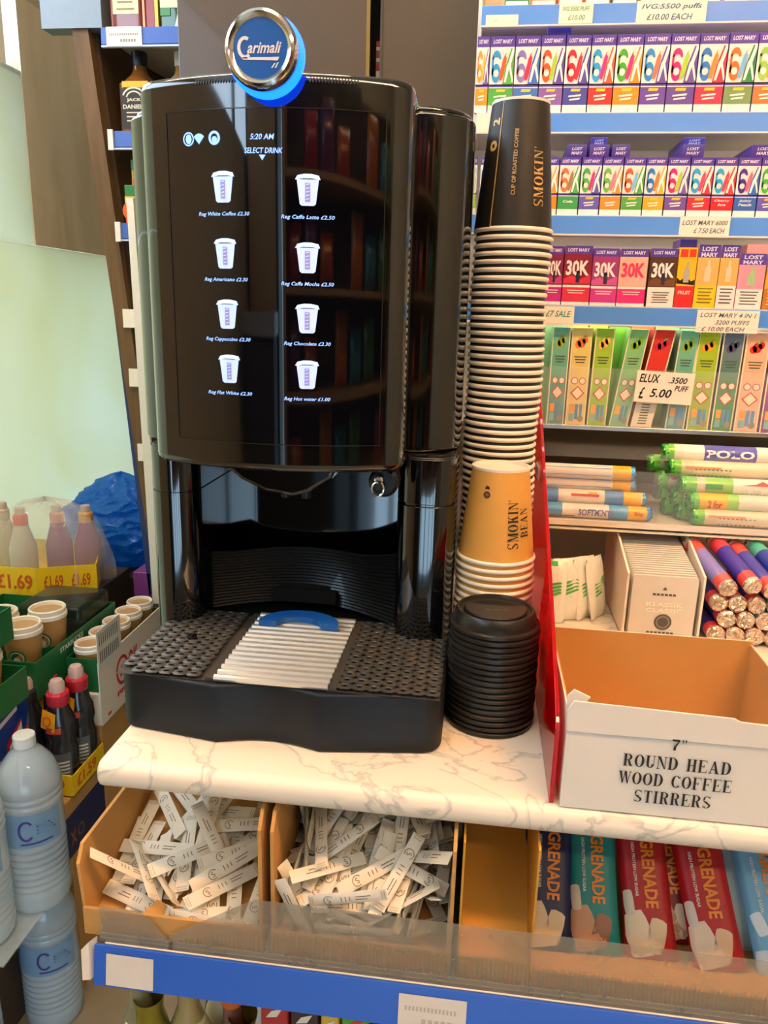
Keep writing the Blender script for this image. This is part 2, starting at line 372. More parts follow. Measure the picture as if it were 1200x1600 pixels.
# ------------------------------------------------------------------ coffee machine
DX, DW = -.2005, .127
def yf(x): return .735 - .032*(1-((x-DX)/DW)**2)
def dface(off=.0008): return lambda x, z: (x, yf(x)-off, z)
def coffee_machine():
    T = empty('coffee_machine', (-.2, .9, .9), 'black glossy bean to cup coffee machine with lit touch screen and round blue badge', 'coffee machine')
    # body
    m = MB(BLACK); m.prism(rrect(-.394, -.022, .825, 1.13, .055, 10), 1.172, 1.512)
    m.prism(rrect(-.390, -.026, .83, 1.125, .055, 10), 1.512, 1.518)
    m.build('body', T, bev=.003)
    for x0, x1, s in ((-.3675, -.312, 0), (-.086, -.022, 1)):
        m = MB(BLACK)
        m.prism(rrect(x0, x1, .795, 1.118, .028, 8), 1.121, 1.1705); m.prism(rrect(x0, x1, .795, 1.118, .028, 8), .955, 1.119)
        m.prism(rrect(x0+.002, x1-.002, .797, 1.1, .026, 8), .96, 1.172)
        m.build('column', T, bev=.001)
    m = MB(BLACK); m.box(-.33, -.07, .93, .95, .93, 1.172); m.build('cavity_panel', T)
    m = MB(BLACK2); m.box(-.366, -.032, .83, 1.118, .903, .957); m.build('base', T, bev=.004)
    # curved ribbed splash guard
    def sp(u, v):
        x = -.345+.283*u; y = .892-.075*abs(2*u-.96)**1.9
        top = 1.034+.004*(2*u-1)+.026*max(0, (u-.72)/.28)**1.6+.008*max(0, (.2-u)/.2)
        return Vector((x, y - (.0016 if int(round(v*36)) % 2 else 0), .962+(top-.962)*v))
    m = MB(M('#151515', .3, coat=.2, noise=.1))
    m.grid(sp, 40, 36); m.grid(lambda u, v: sp(u, v)+Vector((0, .004, 0)), 40, 36)
    m.grid(lambda u, v: sp(u, 1)+Vector((0, .004*v, 0)), 40, 1)
    g = m.build('splash_guard', T, angle=50)
    m = MB(M('#020202', .8)); m.box(-.243, -.165, .876, .882, .968, .985); m.prism([(-.25, .97), (-.158, .966), (-.175, .988), (-.235, .99)], .8845, .8865, 'xz'); m.build('slot', g)
    # drip tray
    L = []
    def arc(cx, cy, r, a0, a1, n=6): return [(cx+r*math.cos(math.radians(a0+(a1-a0)*i/n)), cy+r*math.sin(math.radians(a0+(a1-a0)*i/n))) for i in range(n+1)]
    L += [(-.352, .85)] + arc(-.329, .692, .022, 180, 258)
    L += [(-.243, .6565)] + [(-.243+.104*i/10, .6565+.011*math.sin(PI*i/10)) for i in range(1, 10)] + [(-.139, .6565)]
    L += arc(-.043, .693, .022, 282, 360) + [(-.021, .85)]
    TRAY = M('#0c1018', .5, noise=.06)
    m = MB(TRAY); m.prism(L, .9005, .9625); m.build('drip_tray', T, bev=.0025)
    GR = M('#544e47', .34, metal=.35, noise=.08)
    m = MB(GR); DK = M('#060606', .5)
    def hole(cx, cy, px, py, rx, ry, z=.9665):
        n = 12; sq = []; el = []
        for i in range(n):
            a = 2*PI*i/n; c, s_ = math.cos(a), math.sin(a); k = 1/max(abs(c), abs(s_))
            sq.append((cx+c*k*px/2, cy+s_*k*py/2, z)); el.append((cx+rx*c, cy+ry*s_, z))
        lo = [(cx+(p[0]-cx)*.8, cy+(p[1]-cy)*.8, z-.0035) for p in el]
        ri = [(cx+(p[0]-cx)*1.25, cy+(p[1]-cy)*1.25, z+.0010) for p in el]
        f = [(i, (i+1) % n, (i+1) % n+n, i+n) for i in range(n)]
        m.use(GR).add(sq+ri, f); m.add(ri+el, f); m.use(DK).add(el+lo, f); m.poly(lo)
    for i in range(6):
        for j in range(13):
            if i == 0 and j == 0: continue
            hole(-.3405+.0143*i, .672+.0130*j, .0143, .0130, .0030, .0027)
    for i in range(7):
        for j in range(13):
            hole(-.1165+.0143*i, .672+.0130*j, .0143, .0130, .0030, .0027)
    m.use(GR)
    for j in range(1): m.box(-.2555, -.2475, .6655, .8345, .9635, .9665); m.box(-.131, -.1235, .6655, .8345, .9635, .9665)
    m.box(-.3477, -.0235, .6655, .8345, .9627, .9632)
    gr = m.build('drip_grate', T, smooth=True)
    m = MB(BLACK); m.lathe([(.0055, .9665), (.0055, .970), (.004, .9705)], (-.302, .752, 0), 16); m.build('drain_plug', T)
    m = MB(M('#efe6d6', .3, metal=.75, noise=.04))
    for j in range(15):
        y = .667+.0117*j
        m.prism([(y+.0038*math.cos(a*PI/4), .9665+.0034*math.sin(a*PI/4)) for a in range(8)], -.2465, -.132, 'yz')
    m.build('cup_plate', T)
    m = MB(M('#1c62b8', .3, noise=.04)); N = 24
    P = [(-.192+.046*math.cos(PI*i/N), .792+.037*math.sin(PI*i/N)) for i in range(N+1)] + [(-.192+.026*math.cos(PI*i/N), .792+.017*math.sin(PI*i/N)) for i in range(N, -1, -1)]
    for i in range(N): m.prism([P[i], P[i+1], P[2*N-i], P[2*N+1-i]], .9702, .977)
    m.build('blue_arc', T)  # flat blue half ring at the back of the slatted plate
    # door
    F = []
    for i in range(41):
        t = -1+2*i/40; x = DX+DW*t; e = max(0, abs(t)-.9)/.1
        F.append((x - math.copysign(.002*e, t), yf(x)+.006*e*e))
    P = F + [(DX+DW, .752), (DX+DW-.002, .826), (DX-DW+.002, .826), (DX-DW, .752)]
    m = MB(BLACK); m.prism(P, 1.168, 1.516); D = m.build('door', T, bev=.008, angle=25)
    SCR = M('#08080c', .04, coat=1., noise=0)
    m = MB(SCR); s = dface(.0006)
    m.grid(lambda u, v: s(-.295+.200*u, 1.196+.29*v), 30, 1); m.build('display', D)
    # fine frame line around the glass
    m = MB(M('#3a3632', .2, metal=.5)); s = dface(.0011)
    def line(x0, x1, z0, z1):
        m.grid(lambda u, v: s(x0+(x1-x0)*u, z0+(z1-z0)*v), 24 if x1-x0 > .05 else 1, 1)
    line(-.293, -.095, 1.486, 1.4868); line(-.293, -.095, 1.1952, 1.196); line(-.2936, -.2928, 1.1952, 1.4868); line(-.0958, -.095, 1.1952, 1.4868)
    m.build('glass_rim', D)
    m = MB(M('#4a4640', .5))
    for k in range(16):
        for x in (-.262+.0026*k, -.160+.0026*k): m.poly([s(x, 1.5065), s(x+.0012, 1.5065), s(x+.0022, 1.5105), s(x+.001, 1.5105)])
    m.build('vent_perforation', D)
    # screen content
    GLOW = M('#8fb6ff', .3, emit=.85, noise=0); CUPC = M('#b2c6ff', .3, emit=.58, noise=0); CUPS = M('#8e88b8', .3, emit=.4, noise=0); RIMC = M('#bcd8ff', .3, emit=.75, noise=0)
    s1, s2, s3 = dface(.0012), dface(.0016), dface(.002)
    names = [('Reg White Coffee £2.30', 'Reg Caffe Latte £2.50'), ('Reg Americano £2.30', 'Reg Caffe Mocha £2.50'), ('Reg Cappuccino £2.30', 'Reg Chocolate £2.30'), ('Reg Flat White £2.30', 'Reg Hot water £1.00')]
    ZL, ZR = (1.4235, 1.3675, 1.3145, 1.265), (1.4215, 1.365, 1.3125, 1.262)
    for r in range(4):
        for c in range(2):
            x = (-.2375, -.161)[c] + (.0006*r if c == 0 else -.0002*r); z = (ZL, ZR)[c][r]
            m = MB(CUPC, CUPS, RIMC)
            m.flat(s1, [(x-.0096, z+.0085), (x-.0070, z-.0118), (x-.0052, z-.0132), (x+.0052, z-.0132), (x+.0070, z-.0118), (x+.0096, z+.0085)])
            m.use(RIMC).flat(s2, [(x-.0110, z+.008), (x-.0088, z+.0115), (x-.003, z+.0128), (x+.003, z+.0128), (x+.0096, z+.0115), (x+.0110, z+.008), (x+.004, z+.0092), (x-.004, z+.0092)])
            m.use(CUPS).rect(s2, x-.0022, z-.0100, x+.0022, z+.0055)
            m.use(CUPC)
            for q in range(5): m.flat(s3, [(x-.0014, z-.0085+.003*q), (x+.0014, z-.0078+.003*q), (x+.0014, z-.0070+.003*q), (x-.0014, z-.0077+.003*q)])
            m.build('drink_icon', D, smooth=False)
            m = MB(GLOW); m.text(names[r][c], s2, x, z-.0230, h=.0042, w=(.049, .049)[c]*len(names[r][c])/22, bold=.012, shear=.25); m.build('drink_caption', D, smooth=False)
    m = MB(GLOW); m.text('5:20 AM', s2, -.2005, 1.4635, h=.0046, bold=.02, shear=.2); m.text('SELECT DRINK', s2, -.1995, 1.4525, h=.0046, w=.034, bold=.02, shear=.2)
    m.poly([s2(-.2035, 1.449), s2(-.1975, 1.449), s2(-.2005, 1.4445)]); m.build('screen_heading', D, smooth=False)
    m = MB(GLOW, CUPS)
    m.use(GLOW).ring(s2, -.2700, 1.4632, .0055, .0058, .0012); m.disc(s1, -.2700, 1.4632, .003, .004)
    m.ring(s2, -.2445, 1.4632, .0055, .0058, .0022); m.disc(s1, -.2445, 1.4622, .0025, .0025)
    m.poly([s2(-.2595, 1.4585)]+[s2(-.2595+.0072*math.cos(math.radians(a)), 1.4585+.0088*math.sin(math.radians(a))) for a in range(45, 136, 15)])
    m.build('status_icons', D, smooth=False)
    # key lock and round cover
    m = MB(BLACK2); m.lathe([(.0155, 0), (.0155, .02), (.012, .023)], (-.094, 0, 0), 24, 'y'); 
    m.v = [(x, .775-y+.0, z+1.153) for x, y, z in m.v]; k = m.build('lock', T)
    m = MB(CHROME); m.lathe([(.0045, 0), (.0045, .006), (.003, .007)], (-.098, 0, 0), 16, 'y'); m.v = [(x, .752-y, z+1.157) for x, y, z in m.v]
    m.tube([(-.0985+.006*math.cos(a*PI/8), .744, 1.148+.0075*math.sin(a*PI/8)) for a in range(17)], .0012, 6); m.build('key', k)
    # spout
    m = MB(BLACK); 
    m.prism([(-.262, 1.168), (-.14, 1.168), (-.146, 1.155), (-.17, 1.140), (-.185, 1.135), (-.215, 1.139), (-.24, 1.15)], .745, .80, 'xz')
    sp_ = m.build('spout', T, bev=.004)
    m = MB(BLACK2)
    for dx in (-.2, -.178): m.lathe([(.005, 1.128), (.006, 1.142)], (dx, .772, 0), 14)
    m.build('nozzle', sp_)
    # badge
    c = Vector((-.1935, 0, 1.5235)); y0 = .672
    m = MB(CHROME); m.lathe([(.0300, 0), (.0300, .010), (.0285, .0128), (.0262, .0138), (.0235, .0122), (.0225, .0112)], (0, 0, 0), 48, 'y', cap1=False)
    m.v = [(x+c.x, y0+.0142-y, z+c.z) for x, y, z in m.v]; B = m.build('badge', T)
    m = MB(M('#0c55a8', .3, coat=.4, noise=.05)); f = fr((c.x, y0+.0032, c.z), (1, 0, 0), (0, 0, 1)); m.disc(f, 0, 0, .0228, n=40); m.build('badge_face', B)
    f = fr((c.x, y0+.0028, c.z), (1, 0, 0), (0, 0, 1)); m = MB(M('#f2e6dc', .25, metal=.3))
    m.text('arimali', f, .0035, .0004, h=.0085, w=.0285, bold=.02, shear=.35)
    m.ring(f, -.0125, .0005, .0065, .0082, .0026, math.radians(60), math.radians(310)); m.poly([f(-.016, -.0066), f(.016, -.0066), f(.0145, -.0092), f(-.014, -.0084)])
    m.poly([f(.009, -.0145), f(.0102, -.0145), f(.013, -.011), f(.0118, -.011)]); m.poly([f(.012, -.0145), f(.0132, -.0145), f(.0155, -.0105), f(.0143, -.0105)])
    m.build('badge_lettering', B, smooth=False)
    m = MB(M('#0a45ff', .3, emit=6., noise=0)); m.lathe([(.0285, 0), (.0322, .002), (.0322, .007), (.0285, .009)], (0, 0, 0), 48, 'y')
    m.v = [(x+c.x+.0008, y0+.0245-y, z+c.z-.0012) for x, y, z in m.v]; m.build('badge_light', B)
    m = MB(BLACK); m.lathe([(.02, 0), (.02, .035)], (0, 0, 0), 24, 'y'); m.v = [(x+c.x, y0+.055-y, z+c.z-.006) for x, y, z in m.v]; m.build('badge_mount', B)
coffee_machine()
# ------------------------------------------------------------------ cups and lids
def cyl(r0, r1, z0, z1, cx, cy):                # (angle, height) on a cone -> point
    def f(a, z):
        r = r0+(r1-r0)*(z-z0)/(z1-z0)+.0003
        return (cx+r*math.sin(a), cy-r*math.cos(a), z)
    return f
def wrap_text(mb, s, f, a0, z0, h, r, rot, fat=False, squeeze=.8, bold=.0):
    g = lambda u, v: f(a0+u/r, z0+v)
    if fat: fat_text(mb, s, g, 0, 0, h, squeeze, rot)
    else: mb.text(s, g, 0, 0, h=h, rot=rot, bold=bold)
def cups():
    CX, CY = .0245, .937; z = 1.409; H = .134
    RIM = M('#f1e6d4', .45, noise=.03); SLEEVE = M('#2b2620', .42, noise=.05); RIB = M('#17130f', .6)
    g = 'tall stack of upturned paper cups'
    def cup(loc, label, rb, rr, H, col, group, detail):
        x, y, zz = loc
        m = MB(col); m.lathe([(rr-.0018, zz+.003), (rb, zz+H)], (x, y, 0), 48, cap0=False, cap1=False)
        m.lathe([(rr-.0022, zz+.003), (rb-.0006, zz+H-.004)], (x, y, 0), 32, cap0=False, cap1=True)
        o = tag(m.build('paper_cup', origin=loc), label, 'paper cup', group)
        m = MB(RIM); P = [(rr-.0022+.0026*math.cos(a*PI/5), zz+.0026+.0026*math.sin(a*PI/5)) for a in range(10)]
        m.lathe(P+[P[0]], (x, y, 0), 48, cap0=False, cap1=False); m.build('rim', o)
        if detail:
            m = MB(RIM); m.lathe([(rb+.0004, zz+H-.0015), (rb+.0006, zz+H+.0012), (rb-.0015, zz+H+.0014), (rb-.002, zz+H-.002), (0, zz+H-.0025)], (x, y, 0), 48, cap0=False)
            m.build('base', o)
        return o
    top = cup((CX, CY, z), 'black printed paper cup upturned on top of the tall cup stack', .0312, .0445, H, SLEEVE, None, True)
    m = MB(M('#c6a268', .5)); f = cyl(.0445, .0312, z, z+H, CX, CY)
    wrap_text(m, "SMOKIN'", f, .62, z+.056, .0115, .037, PI/2, True, .92)
    wrap_text(m, 'CUP OF ROASTED COFFEE', f, -.10, z+.07, .0042, .036, PI/2, bold=.02)
    m.build('lettering', top, smooth=False)
    m = MB(M('#14110d', .5), M('#c6a268', .5)); 
    n = 8
    def dk(u, v): return f(-1.75+1.1*u, z+.004+(H-.006)*v)
    m.grid(dk, n, 1); m.use(M('#c6a268', .5))
    m.grid(lambda u, v: f(-.655+.03*u, z+.004+(H-.006)*v), 1, 1)
    f2 = cyl(.0448, .0315, z, z+H, CX, CY)
    for k, (s, zz) in enumerate((('2', .112), ('o', .088))): wrap_text(m, s, f2, -.86, z+zz, .011, .036, PI/2, bold=.04)
    m.build('side_stripe', top, smooth=False)
    base = cup((0, 0, 0), 'black paper cup with a white rolled rim, nested inside the tall upturned stack', .0312, .0445, H, SLEEVE, g, False)
    n = 59; p = (z-.9005)/n
    for i in range(n):
        zz = .9005+p*i; dx = .0012*math.sin(i*.35)-.004*(1-i/n)*0
        if i == 0: base.location = (CX+dx, CY, zz); _loc[base.name] = Vector(base.location)
        else: copy_tree(base, (CX+dx, CY, zz))
    # kraft cups
    KR = M('#d9a04a', .55, noise=.05)
    CX, CY = .0255, .846; z = 1.054; H = .104
    top = cup((CX, CY, z), 'kraft brown paper cup upturned on top of the short cup stack', .0315, .0445, H, KR, None, True)
    f = cyl(.0445, .0315, z, z+H, CX, CY); m = MB(M('#2a1c10', .6))
    wrap_text(m, "SMOKIN'", f, .42, z+.047, .0115, .037, PI/2, True, .82)
    wrap_text(m, 'BEAN', f, .80, z+.048, .0105, .037, PI/2, True, .82)
    g2 = lambda u, v: f(-.42+u/.037, z+.082+v)
    m.ring(g2, 0, -.004, .0042, .0038, .0014); m.ring(g2, 0, -.004, .0022, .002, .001); m.poly([g2(-.003, .002), g2(.003, .002), g2(.002, .0055), g2(-.002, .0055)])
    m.build('lettering', top, smooth=False)
    base = cup((0, 0, 0), 'kraft paper cup with a cream rim, nested inside the short upturned stack', .0315, .0445, H, KR, 'short stack of upturned kraft cups', False)
    n = 18; p = (z-.9005)/n
    for i in range(n):
        if i == 0: base.location = (CX, CY, .9005); _loc[base.name] = Vector(base.location)
        else: copy_tree(base, (CX+.0006*math.sin(i), CY, .9005+p*i))
    # lids
    LID = M('#26211b', .30, noise=.08)
    CX, CY = .0265, .757
    def lid(zz, label, group, detail):
        m = MB(LID)
        pr = [(.0455, zz), (.0470, zz+.0012), (.0470, zz+.0042), (.0452, zz+.0055), (.0438, zz+.0058), (.0430, zz+.0105), (.0410, zz+.0165), (.0395, zz+.0185), (.0375, zz+.0182), (.0365, zz+.0155)]
        if detail: pr += [(.034, zz+.0148), (0, zz+.0148)]
        m.lathe(pr, (CX, CY, 0), 56, cap0=False, cap1=False)
        o = tag(m.build('cup_lid', origin=(CX, CY, zz)), label, 'cup lid', group)
        return o
    n = 17; p = .0063; zt = .9005+p*n
    base = lid(.9005, 'black plastic cup lid, nested below the top one in the lid stack', 'stacked black cup lids', False)
    for i in range(1, n): copy_tree(base, (CX+.0008*math.sin(i*2.1), CY+.0006*math.cos(i*1.3), .9005+p*i))
    top = lid(zt, 'black plastic coffee lid on top of the lid stack, sip recess facing up', None, True)
    fz = fr((CX, CY, zt+.0150), (1, 0, 0), (0, 1, 0))
    m = MB(LID)                                   # raised deck with the crescent recess at its back
    pts = [(.034*math.cos(a), .034*math.sin(a)) for a in [math.radians(180+180*i/24) for i in range(25)]]
    deck = [(x, y+.004) for x, y in pts]
    m.prism([(CX+x*.96, CY+y+.003) for x, y in pts] + [(CX+.030, CY+.012), (CX+.018, CY+.0075), (CX, CY+.006), (CX-.018, CY+.0075), (CX-.030, CY+.012)], zt+.0145, zt+.0182)
    m.build('sip_deck', top, bev=.0012)
    m = MB(M('#030303', .5)); m.ring(fz, 0, .004, .0275, .0255, .0125, math.radians(25), math.radians(155)); m.build('recess', top)
    m = MB(M('#6a6259', .35)); fz = fr((CX, CY, zt+.0184), (1, 0, 0), (0, 1, 0))
    m.text('sip', fz, .002, -.006, h=.006, bold=.02, shear=.2); m.ring(fz, -.0075, -.008, .003, .002, .001); m.ring(fz, .011, -.005, .003, .002, .001); m.build('embossed_mark', top, smooth=False)
cups()

# ------------------------------------------------------------------ red divider, stirrer box
def divider():
    m = bpy.data.materials.new('red_acrylic'); m.use_nodes = True
    nt = m.node_tree; b = nt.nodes['Principled BSDF']; out = nt.nodes['Material Output']
    b.inputs['Base Color'].default_value = lin('#c4000f')+(1,); b.inputs['Roughness'].default_value = .05; b.inputs['IOR'].default_value = 1.6
    b.inputs['Coat Weight'].default_value = 1.0; b.inputs['Coat Roughness'].default_value = .03
    tl = nt.nodes.new('ShaderNodeBsdfTranslucent'); tl.inputs['Color'].default_value = lin('#ff1020')+(1,)
    mx = nt.nodes.new('ShaderNodeMixShader'); mx.inputs[0].default_value = .5
    nt.links.new(b.outputs[0], mx.inputs[1]); nt.links.new(tl.outputs[0], mx.inputs[2]); nt.links.new(mx.outputs[0], out.inputs['Surface'])
    q = MB(m); q.prism([(.612, .9005), (1.20, .9005), (1.20, 1.248), (1.17, 1.236), (.63, .990), (.612, .974)], .0795, .0835, 'yz')
    o = tag(q.build('divider_panel', bev=.0008), 'glossy red acrylic side panel standing between the cup stacks and the stirrer box', 'divider panel')
    q = MB(M('#e9d7c8', .5)); q.box(.0768, .0793, .985, 1.03, 1.115, 1.131); q.build('paper_sticker', o)
divider()
def stirrer_box():
    W = M('#e7dfd2', .6, noise=.04, scale=20)
    T = empty('stirrer_box', (.2, .69, .9), 'white open cardboard box lettered round head wood coffee stirrers', 'cardboard box')
    x0, x1, y0, y1, b = .0885, .296, .609, .79, .9005
    m = MB(W, CARD); t = .0025
    m.use(W).box(x0, x1, y0, y0+t*.5, b, .996); m.use(CARD).box(x0, x1, y0+t*.5, y0+t, b, .996); m.build('front_panel', T)
    m = MB(W); m.prism([(x0, .975), (x1, .975), (x1, .9935), (x0+.14, .998), (x0+.135, 1.0005), (x0+.004, 1.0045), (x0-.001, .996)], y0-.0012, y0+.0002, 'xz'); 
    m.build('tucked_flap', T, bev=.0006)
    m = MB(CARD, W); m.use(CARD).box(x0, x1, y1-t, y1-t*.5, b, .996); m.use(W).box(x0, x1, y1-t*.5, y1, b, .996); m.build('back_panel', T)
    m = MB(CARD, W); m.use(CARD).box(x0+t*.5, x0+t, y0+t, y1-t, b, .992); m.use(W).box(x0, x0+t*.5, y0+t, y1-t, b, .992); m.build('side_panel', T)
    m = MB(CARD, W); m.use(CARD).box(x1-t, x1-t*.5, y0+t, y1-t, b, .992); m.use(W).box(x1-t*.5, x1, y0+t, y1-t, b, .992); m.build('side_panel', T)
    m = MB(CARD); m.box(x0+t, x1-t, y0+t, y1-t, b, b+t); m.build('bottom_panel', T)
    m = MB(W); m.prism([(x0-.0015, .992), (x0+.012, .9985), (x0+.018, 1.006), (x0+.004, 1.012), (x0-.001, 1.006)], y0+.004, y0+.006, 'xz'); m.build('torn_corner', T)
    f = fr((0, y0-.0016, 0), (1, 0, 0), (0, 0, 1)); m = MB(M('#2c2018', .6))
    fat_text(m, '7"', f, .1825, .9715, .0105, 1.0)
    fat_text(m, 'ROUND HEAD', f, .1825, .9535, .0118, .82); fat_text(m, 'WOOD COFFEE', f, .1825, .9365, .0118, .79); fat_text(m, 'STIRRERS', f, .1825, .9195, .0118, .80)
    m.build('lettering', T, smooth=False)
stirrer_box()

# ------------------------------------------------------------------ sugar sticks under the counter
STICKS1 = [[-0.2829,0.7255,0.7608,0.749,0.105,-0.091,0.648],[-0.3505,0.6772,0.7471,0.682,0.095,-0.1,0.718],[-0.233,0.6186,0.7304,0.98,0.137,0.02,-0.145],[-0.3482,0.6952,0.7558,0.708,0.099,-0.097,0.693],[-0.2698,0.6739,0.7461,0.819,0.114,-0.078,0.557],[-0.2859,0.6656,0.7474,0.702,0.098,-0.098,0.698],[-0.214,0.7123,0.7571,0.626,0.087,-0.107,0.768],[-0.2506,0.6892,0.7535,0.812,0.172,-0.038,0.557],[-0.3242,0.7516,0.773,0.892,0.262,-0.033,-0.366],[-0.3223,0.6432,0.7374,0.1,-0.715,0.686,0.096],[-0.2369,0.6965,0.7579,0.532,0.143,-0.102,0.828],[-0.2604,0.6432,0.7435,0.772,0.093,0.134,-0.615],[-0.264,0.7231,0.7719,0.962,0.238,-0.113,-0.078],[-0.2449,0.7043,0.7654,0.898,0.173,-0.009,0.405],[-0.2647,0.7235,0.7765,0.083,-0.82,-0.53,-0.202],[-0.2921,0.6874,0.7582,0.788,-0.037,-0.264,0.555],[-0.2115,0.7171,0.7633,0.847,0.177,0.01,0.501],[-0.204,0.7229,0.7673,0.712,0.181,-0.028,0.678],[-0.2219,0.6378,0.7414,0.61,0.098,-0.132,0.775],[-0.2449,0.6377,0.7439,0.583,0.13,-0.098,0.796],[-0.2962,0.7148,0.7701,0.869,0.135,-0.205,0.43],[-0.2551,0.6727,0.761,0.711,0.118,-0.127,0.681],[-0.1926,0.661,0.7445,0.187,-0.691,-0.699,-0.013],[-0.2283,0.7003,0.7761,0.219,-0.972,-0.081,-0.02],[-0.2877,0.7198,0.7787,0.108,-0.81,-0.533,-0.22],[-0.2692,0.6999,0.7802,0.696,0.168,0.165,-0.679],[-0.2839,0.6686,0.7591,0.627,0.071,-0.228,0.742],[-0.3071,0.6537,0.7465,0.04,0.622,0.719,0.308],[-0.2616,0.608,0.7356,0.09,-0.021,0.979,0.18],[-0.318,0.6187,0.7369,0.162,-0.045,-0.262,0.95],[-0.3334,0.6722,0.7508,0.709,0.051,-0.064,0.701],[-0.3283,0.6196,0.7723,0.052,0.907,0.224,-0.352],[-0.2322,0.5987,0.7401,0.707,0.707,0.026,-0.026],[-0.2328,0.6366,0.7507,0.896,0.172,0.087,0.399],[-0.2967,0.6319,0.753,0.831,-0.386,0.161,-0.366],[-0.318,0.6699,0.7588,0.219,-0.973,0.03,-0.064],[-0.3162,0.6351,0.7617,0.402,0.202,0.289,0.845],[-0.1973,0.6877,0.7584,0.193,-0.631,-0.751,-0.035],[-0.3222,0.7161,0.772,0.307,-0.847,0.425,-0.093],[-0.2758,0.6552,0.7669,0.898,0.267,0.075,0.343],[-0.233,0.6543,0.7607,0.425,-0.821,-0.372,0.082],[-0.2568,0.6746,0.7743,0.359,0.257,-0.154,0.884],[-0.2289,0.6703,0.7653,0.905,0.29,0.083,0.302],[-0.1951,0.6403,0.7459,0.226,-0.701,-0.676,-0.036]]
